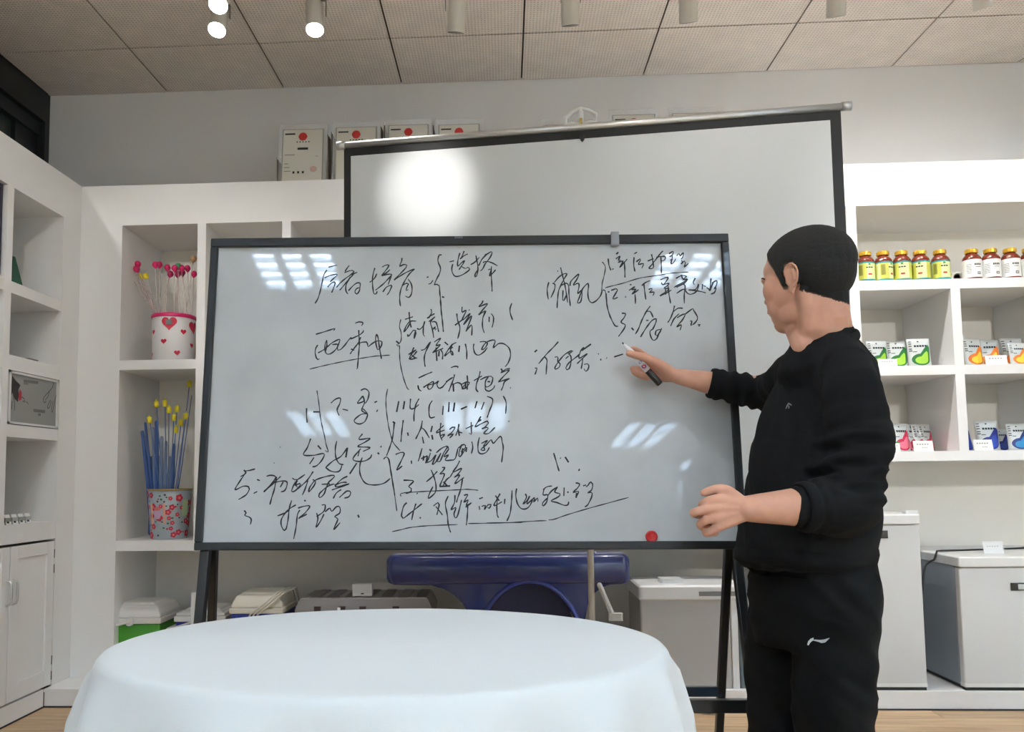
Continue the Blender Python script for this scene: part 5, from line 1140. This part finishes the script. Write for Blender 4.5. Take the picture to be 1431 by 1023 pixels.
# far (right) hand holding the marker: palm side to the camera, thumb in front
yR = 2.165
def Q_(u, v, dy=0): return K(u, v, yR+dy)
for (k1, dy, ra) in (((908, 503), .012, .014), ((906, 511), .020, .015), ((908, 519), .022, .0145), ((914, 526), .016, .0125)):
    b.tube([wR, (wR+Q_(*k1, dy))/2, Q_(*k1, dy)], [.015, .017, ra*.92], 12)
b.tube([wR+V((-.01, 0, 0)), Q_(928, 515, -.012), Q_(915, 506, -.022)], [.015, .018, .0145], 12)
finger([Q_(908, 503, .012), Q_(897, 494, .010), Q_(889, 489, .002), Q_(884, 488, -.008)], (.0112, .0086))
finger([Q_(906, 511, .020), Q_(894, 504, .018), Q_(887, 498, .010), Q_(883, 495, .0)], (.0115, .0086))
finger([Q_(908, 519, .022), Q_(897, 517, .024), Q_(888, 516, .016), Q_(884, 515, .008)], (.011, .0086))
finger([Q_(914, 527, .016), Q_(903, 527, .014), Q_(893, 524, .008), Q_(886, 520, .004)], (.0108, .0084))
finger([Q_(915, 506, -.022), Q_(903, 500, -.032), Q_(891, 497, -.034), Q_(879, 494, -.030)], (.0135, .0098))
# legs inside the trousers
hip = T(1135, 800, 1.88); near = wdir
hL = hip+wdir*.075; hR = hip-wdir*.075
ankL = rel(atY(1164, 1000, 1.80)); ankL.z = .085; ankR = rel(atY(1098, 1000, 1.97)); ankR.z = .085
knL = V((hL.x*.5+ankL.x*.5-.02, hL.y*.5+ankL.y*.5, .44)); knR = V((hR.x*.5+ankR.x*.5-.02, hR.y*.5+ankR.y*.5, .44))
for h_, k_, a_ in ((hL, knL, ankL), (hR, knR, ankR)):
    b.tube([h_+V((0, 0, -.02)), (h_+k_)/2, k_, (k_+a_)/2+V((.012, 0, .03)), a_], [.078, .066, .050, .048, .034], 20)
    b.tube([a_, a_+V((-.02, -.0, -.045)), a_+V((-.13, -.015, -.055))], [.034, .032, .026], 14)
body = bake(b, 'body', SKIN, .003, 6, parent=man)
# ---------------- hair: grown from the head surface itself
me = body.data; HI = HM.inverted()
def hairmask(p):
    x, y, z = HI @ p; ay = abs(y)
    if z < -.10 or (x < -.15): return 0
    # hairline height as a function of x (front) ; sideburn before the ear, nape behind
    if x > .062: zl = .078-(.0 if ay < .035 else (ay-.035)*.2)
    elif x > .042: zl = .026+(x-.042)*1.6
    elif x > .013: zl = -.028+max(0, x-.024)*3.0
    elif x > -.011: zl = .021 if ay > .05 else -.02
    else: zl = -.046-(min(.08, -x-.02))*.55
    if x < -.020 and ay > .066: zl = max(zl, -.040)
    zl += .0015*noise.noise(V((x*90, y*90, z*90)))
    return max(0, min(1, (z-zl+.006)/.024))
def is_ear(p):
    x, y, z = HI @ p
    return (-.028 < x < .017 and abs(y) > .0838 and -.045 < z < .027) or (-.014 < x < .014 and abs(y) > .079 and -.045 < z < .022)
vm = {}
for v in me.vertices:
    q = HI @ v.co
    if q.z > -.10 and q.length < .16 and not is_ear(v.co): vm[v.index] = hairmask(v.co)
hb_ = bmesh.new(); mp_ = {}
def hv(i):
    if i not in mp_:
        v = me.vertices[i]; k = vm[i]
        q = HI @ v.co; top = max(0, min(1, (q.z+.04)/.11)); thick = -.0012+k*(.0022+.0050*top+.0007*noise.noise(v.co*260))
        mp_[i] = hb_.verts.new(v.co+v.normal*thick)
    return mp_[i]
for p in me.polygons:
    if all(i in vm for i in p.vertices) and any(vm[i] > 0 for i in p.vertices):
        f = hb_.faces.new([hv(i) for i in p.vertices]); f.smooth = True
idx = {hvv.index: k for k, hvv in mp_.items()} if False else None
hb_.verts.index_update(); fades = [0.0]*len(hb_.verts)
for i_, v_ in mp_.items(): fades[v_.index] = vm[i_]
hm_ = bpy.data.meshes.new('hair'); hb_.to_mesh(hm_); hb_.free(); hm_.materials.append(HAIRF)
at_ = hm_.attributes.new('fade', 'FLOAT', 'POINT')
for i_, f_ in enumerate(fades): at_.data[i_].value = f_
ho = bpy.data.objects.new('hair', hm_); COL.objects.link(ho); ho.parent = man
# eyes and brows
for s in (1, -1):
    e = MB(); e.sm = True; e.ell(HM @ V((.0700, s*.030, .001)), (.0115, .0115, .0115), nu=16, nv=12); e.done('eye', mat('eye_white', (220, 214, 206), .2, coat=.5), man)
    e = MB(); e.sm = True; e.ell(HM @ V((.0785, s*.0305, .0)), (.0045, .0055, .0055), nu=12, nv=8); e.done('iris', mat('iris_dark', (40, 26, 20), .2, coat=.6), man)
    e = MB(); e.sm = True; e.tube([HM @ V((.0880, s*.010, .0165)), HM @ V((.0875, s*.024, .021)), HM @ V((.081, s*.040, .0205)), HM @ V((.072, s*.049, .016))], [.0026, .0034, .003, .0015], 8); e.done('eyebrow', HAIR, man)
    e = MB(); e.sm = True; e.tube([HM @ V((.0785, s*.017, .0045)), HM @ V((.0815, s*.029, .0085)), HM @ V((.0745, s*.042, .0035))], [.001, .0016, .001], 6); e.done('eyelid_line', HAIR, man)
# lips
e = MB(); e.sm = True; e.tube([HM @ V((.072, -.024, -.052)), HM @ V((.0895, -.008, -.0545)), HM @ V((.0895, .008, -.0545)), HM @ V((.072, .024, -.052))], [.0015, .0036, .0036, .0015], 8); e.done('lips', mat('lips', (176, 106, 96), .45), man)

# ---------------- sweater
c = MB()
tors = [(s[0], s[1], s[2], s[3]) for s in secs_t]
spine(c, tors)
# shoulder yoke
c.tube([shR+V((0, 0, -.004)), shc+V((.0, 0, .018))-fdir*.02, shL+V((0, 0, -.004))], [.056, .080, .058], 22)
c.tube([nb+V((.002, 0, -.05)), nb+V((.0, 0, -.018)), nb+V((0, 0, .002))], [.108, .090, .072], 26)
c.tube([(shc+shL)/2+V((0, 0, .02)), nb-fdir*.045+V((0, 0, -.01)), (shc+shR)/2+V((0, 0, .02))], [.052, .058, .052], 18)
c.tube([shL+V((0, 0, -.002)), shL*.62+nb*.38+V((.004, 0, .0)), nb*.75+shL*.25+V((.004, 0, -.012))], [.058, .064, .070], 20)
c.ell(shL+V((.0, .0, -.012)), (.064, .062, .062)); c.ell(K(1174, 503, 1.86), (.062, .06, .054)); c.ell(K(1190, 522, 1.80), (.062, .06, .055))
# near sleeve
cuffL = eL+(wL-eL)*.42
c.tube([shL-V((0, 0, .004)), mL*.5+shL*.5, mL, mL*.4+eL*.6, eL+V((.004, 0, .006))], [.061, .065, .064, .062, .058], 24)
c.tube([eL+V((.004, 0, .0)), eL+(wL-eL)*.18, cuffL], [.058, .057, .050], 24)
cuffR = eR+(wR-eR)*.64
c.tube([shR, shR*.5+eR*.5, eR], [.054, .054, .050], 22); c.tube([eR, eR+(wR-eR)*.35, cuffR], [.050, .046, .039], 22)
c.tube([shR+V((-.02, 0, -.01)), eR*.5+cuffR*.5+V((.03, -.01, -.0))], [.048, .041], 20)
dirL = (eL-shL).normalized(); dirF = (wL-eL).normalized(); dR = (wR-eR).normalized()
def seg(p, a, q):
    d = q-a; t = max(0, min(1, (p-a).dot(d)/d.length_squared)); return (p-a-d*t).length, t
def ridge(x): return 1-abs(x)*2
def kdisp(p):
    d1, t1 = seg(p, shL, eL); d2, t2 = seg(p, eL, wL); d3, t3 = seg(p, eR, wR); o = 0
    n0 = noise.noise(V((p.x*5, p.y*5, p.z*9)))
    o += .006*n0
    if d1 < .085 and p.y < shL.y+PB.y*0+.02:
        s = t1; k = min(1, max(0, (s-.12)/.3)); ph = noise.noise(V((p.x*14, p.y*14, p.z*6)))*2.2
        wv = math.sin(s*34+ph+ (p.x-shL.x)*26); o += k*.0068*wv*(.6+.6*noise.noise(p*11)); o += k*.0075*ridge(noise.noise(V((p.x*9+3, p.y*9, p.z*34))))-.003*k
    elif d2 < .08:
        s = t2; wv = math.sin(s*60+noise.noise(p*16)*3); o += .0035*wv
        o += .004*noise.noise(p*26)
    elif d3 < .075: o += .0035*math.sin(t3*52+noise.noise(p*14)*3)+.003*noise.noise(p*24)
    else:
        a = (p-shc).dot(wdir); o += .008*ridge(noise.noise(V((a*7+2, p.z*9+a*14, (p.y)*5))))-.002
        o += .004*math.sin((p.z*26)+a*22+noise.noise(p*7)*3)*(1 if p.z < 1.1 else .4)
    return o
sw = bake(c, 'sweater', KNIT, .0062, 9, kdisp, man)
def ring_around(p, d, r, th, name, mt, sx=1.0, parent=man):
    q = Matrix.Translation(p) @ d.to_track_quat('Z', 'Y').to_matrix().to_4x4(); m_ = MB(); m_.sm = True
    pts = [q @ V((r*sx*math.cos(2*PI*k/28), r*math.sin(2*PI*k/28), 0)) for k in range(29)]
    prof = []
    rs = []
    for k in range(28):
        a = 2*PI*k/28; cdir = q.to_3x3() @ V((math.cos(a)*sx, math.sin(a), 0)); cen = q @ V((r*sx*math.cos(a), r*math.sin(a), 0)); zax = q.to_3x3() @ V((0, 0, 1))
        rs.append([cen+cdir*(th*.45*math.cos(2*PI*j/10))+zax*(th*math.sin(2*PI*j/10)) for j in range(10)])
    rs.append(rs[0]); m_.rings(rs, cap=False); bmesh.ops.remove_doubles(m_.bm, verts=m_.bm.verts, dist=1e-5)
    return m_.done(name, mt, parent)
ring_around(cuffL+dirF*.004, dirF, .0475, .014, 'cuff', KNIT); ring_around(cuffR+dR*.010, dR, .0365, .012, 'cuff', KNIT)
nd = (HM @ V((-.02, 0, -.06))-nb).normalized(); ring_around(nb+V((.002, 0, .008))+fdir*.006, (V((0, 0, 1))+fdir*.42).normalized(), .0735, .011, 'collar', KNIT, 1.05)
# ---------------- trousers
c = MB()
ht = T(1134, 775, 1.87)
spine(c, [(ht, .132, .112, WYAW), (T(1135, 800, 1.875), .138, .116, WYAW), (T(1136, 830, 1.88), .144, .120, WYAW), (T(1135, 870, 1.88), .14, .118, WYAW), (T(1134, 900, 1.88), .13, .108, WYAW)])
for h_, k_, a_, s in ((hL, knL, ankL, 1), (hR, knR, ankR, -1)):
    c.tube([h_+V((0, 0, -.03)), h_*.7+k_*.3, h_*.35+k_*.65, k_+V((.006, 0, 0)), (k_+a_)/2+V((.012, 0, .02)), a_+V((.01, 0, .05)), a_+V((.004, 0, -.02))], [.082, .086, .084, .080, .076, .072, .064], 26)
def tdisp(p):
    o = .006*noise.noise(V((p.x*5, p.y*5, p.z*7)))
    o += .009*ridge(noise.noise(V((p.x*6+1, p.y*6, p.z*13+p.x*10))))-.003
    k = max(0, min(1, (.62-p.z)/.3)); o += k*.007*math.sin(p.z*44+noise.noise(p*8)*3.5+p.x*18)*(.5+.5*noise.noise(p*6+V((4, 0, 0)))+.3)
    return o
tr = bake(c, 'trousers', TROU, .007, 6, tdisp, man)
# hem of the sweater
def band(z, name, mt, hh, e, ref):
    bv = BVHTree.FromPolygons([v.co for v in ref.data.vertices], [p.vertices[:] for p in ref.data.polygons]); m_ = MB(); m_.sm = True; rs = []; n = 64
    cc = V((ht.x, ht.y, 0))
    for zz, ee in ((z-hh, e*.2), (z-hh*.6, e), (z, e*1.1), (z+hh*.6, e), (z+hh, e*.2)):
        ring = []; rl_ = .16
        for i in range(n):
            a = 2*PI*i/n; d = V((math.cos(a), math.sin(a), 0)); o = V((cc.x, cc.y, zz))+d*.5; hit = bv.ray_cast(o, -d)
            rr_ = (hit[0]-V((cc.x, cc.y, zz))).length if hit[0] else .13; rr_ = min(rr_, rl_+.006, .175); rl_ = rr_; q = V((cc.x, cc.y, zz))+d*rr_; ring.append(q+d*ee)
        rs.append(ring)
    m_.rings(rs, cap=False); return m_.done(name, mt, man)
band(secs_t[0][0].z+.012, 'sweater_hem', KNIT, .03, .006, sw)
# shoes
for a_ in (ankL, ankR):
    s = MB(); s.sm = True; d = V((-1, -.1, 0)).normalized(); c0 = V((a_.x, a_.y, 0))
    q = d.cross(V((0, 0, 1)))
    rs = []
    for t_, wd, ht_ in ((-.075, .02, .05), (-.065, .034, .075), (-.02, .040, .085), (.04, .042, .07), (.10, .047, .052), (.16, .044, .042), (.19, .028, .034), (.2, .01, .026)):
        o = c0+d*t_; rs.append([o+q*(wd*math.cos(2*PI*k/18))+V((0, 0, .012+(ht_-.012)*(.5+.5*math.sin(2*PI*k/18)))) for k in range(18)])
    s.rings(rs); sh = s.done('shoe', mat('shoe_black', (18, 18, 20), .45), man)
    so_ = MB(); so_.prism([(c0.x+d.x*t_+q.x*w_, c0.y+d.y*t_+q.y*w_) for t_, w_ in ((-.08, .02), (-.06, .036), (.0, .042), (.1, .049), (.17, .042), (.2, .018), (.2, -.018), (.17, -.042), (.1, -.049), (0, -.042), (-.06, -.036), (-.08, -.02))], 0, .016, plane='xy'); so_.done('sole', mat('sole_white', (210, 210, 208), .5), sh)
# emblems on the cloth
def decal(px_pts, ref, name, mt, e=.0016, smooth_to=None):
    bv = BVHTree.FromPolygons([v.co for v in ref.data.vertices], [p.vertices[:] for p in ref.data.polygons]); m_ = MB()
    quads = px_pts
    for qd in quads:
        P = []
        for (u, v) in qd:
            d = ray(u, v).normalized(); hit = bv.ray_cast(CAM-PB, d)
            if hit[0] is None: break
            P.append(hit[0]-d*e)
        if len(P) == len(qd): m_.poly(P)
    return m_.done(name, mt, man)
EMB = mat('silver_emblem', (196, 200, 200), .35)
upper = [(1128, 901), (1129.5, 896), (1133, 892.5), (1137, 891), (1134.5, 894.5), (1139, 893.8), (1145, 894.3), (1151, 893.8), (1159, 891.5)]
lower = [(1130, 902), (1132, 898.5), (1135, 895.8), (1137, 895), (1139, 895.8), (1143, 896.8), (1148, 898.6), (1153, 898), (1159.4, 891.9)]
decal([[upper[i], upper[i+1], lower[i+1], lower[i]] for i in range(8)], tr, 'trouser_emblem', EMB)
cl_ = [[(1097.5, 571), (1099.5, 566), (1101, 566.4), (1099, 571.4)], [(1099.5, 566), (1102, 562.5), (1103.6, 563.6), (1101, 566.6)], [(1102, 562.5), (1106.5, 565.5), (1106, 567), (1101.6, 564.6)], [(1101.2, 566), (1103.6, 568.6), (1102.8, 571), (1101.4, 571), (1102, 568.8), (1100.4, 567)]]
decal(cl_, sw, 'chest_emblem', mat('grey_emblem', (130, 134, 136), .4))
# ---------------- marker pen
ma, mbb = atY(869.5, 478.5, yR-.028), atY(922.5, 537, yR-.016)
md = (mbb-ma); ml = md.length; mq = Matrix.Translation(V((0, 0, 0))) @ md.normalized().to_track_quat('Z', 'Y').to_matrix().to_4x4()
pen = thing('marker_pen', 'white whiteboard marker with a black cap end and red dot, in his raised hand', 'marker', tuple(ma))
m_ = MB(); m_.sm = True; m_.lathe([(.001, 0), (.0016, .001), (.0018, .007)], 14, mq); m_.done('nib', INK, pen)
m_ = MB(); m_.sm = True; m_.lathe([(.002, .006), (.0042, .012), (.0062, .022), (.0085, .036), (.0088, .045), (.0088, ml*.68), (.0001, ml*.68)], 20, mq); m_.done('barrel', mat('pen_white', (232, 232, 236), .35, coat=.3), pen)
m_ = MB(); m_.sm = True; m_.lathe([(.0001, ml*.67), (.0093, ml*.67), (.0095, ml*.70), (.0092, ml*.985), (.0082, ml), (.0001, ml)], 20, mq); m_.done('cap', mat('pen_black', (16, 16, 18), .25, coat=.4), pen)
vd = (CAM-(ma+mbb)/2).normalized()
def spot_on(t, r, mt, name, e, sq=1.0):
    z = md.normalized(); xx = (vd-z*vd.dot(z)).normalized(); yy_ = z.cross(xx); m_ = MB(); ctr = z*(ml*t); n = 16
    P = []
    for k in range(n):
        a = 2*PI*k/n; u, v = r*math.cos(a), r*math.sin(a)*sq; th = u/.0088; P.append(ctr+z*v+(xx*math.cos(th)+yy_*math.sin(th))*(.0088+e))
    m_.poly(P); m_.done(name, mt, pen)
spot_on(.57, .0068, mat('dot_blue', (70, 90, 170), .4), 'print', .0004); spot_on(.57, .005, mat('dot_red', (206, 60, 70), .4), 'print', .0008)
spot_on(.47, .005, mat('dot_blue', (70, 90, 170), .4), 'print', .0004, .7); spot_on(.26, .0045, mat('dot_violet', (140, 110, 190), .4), 'print', .0004, .7)
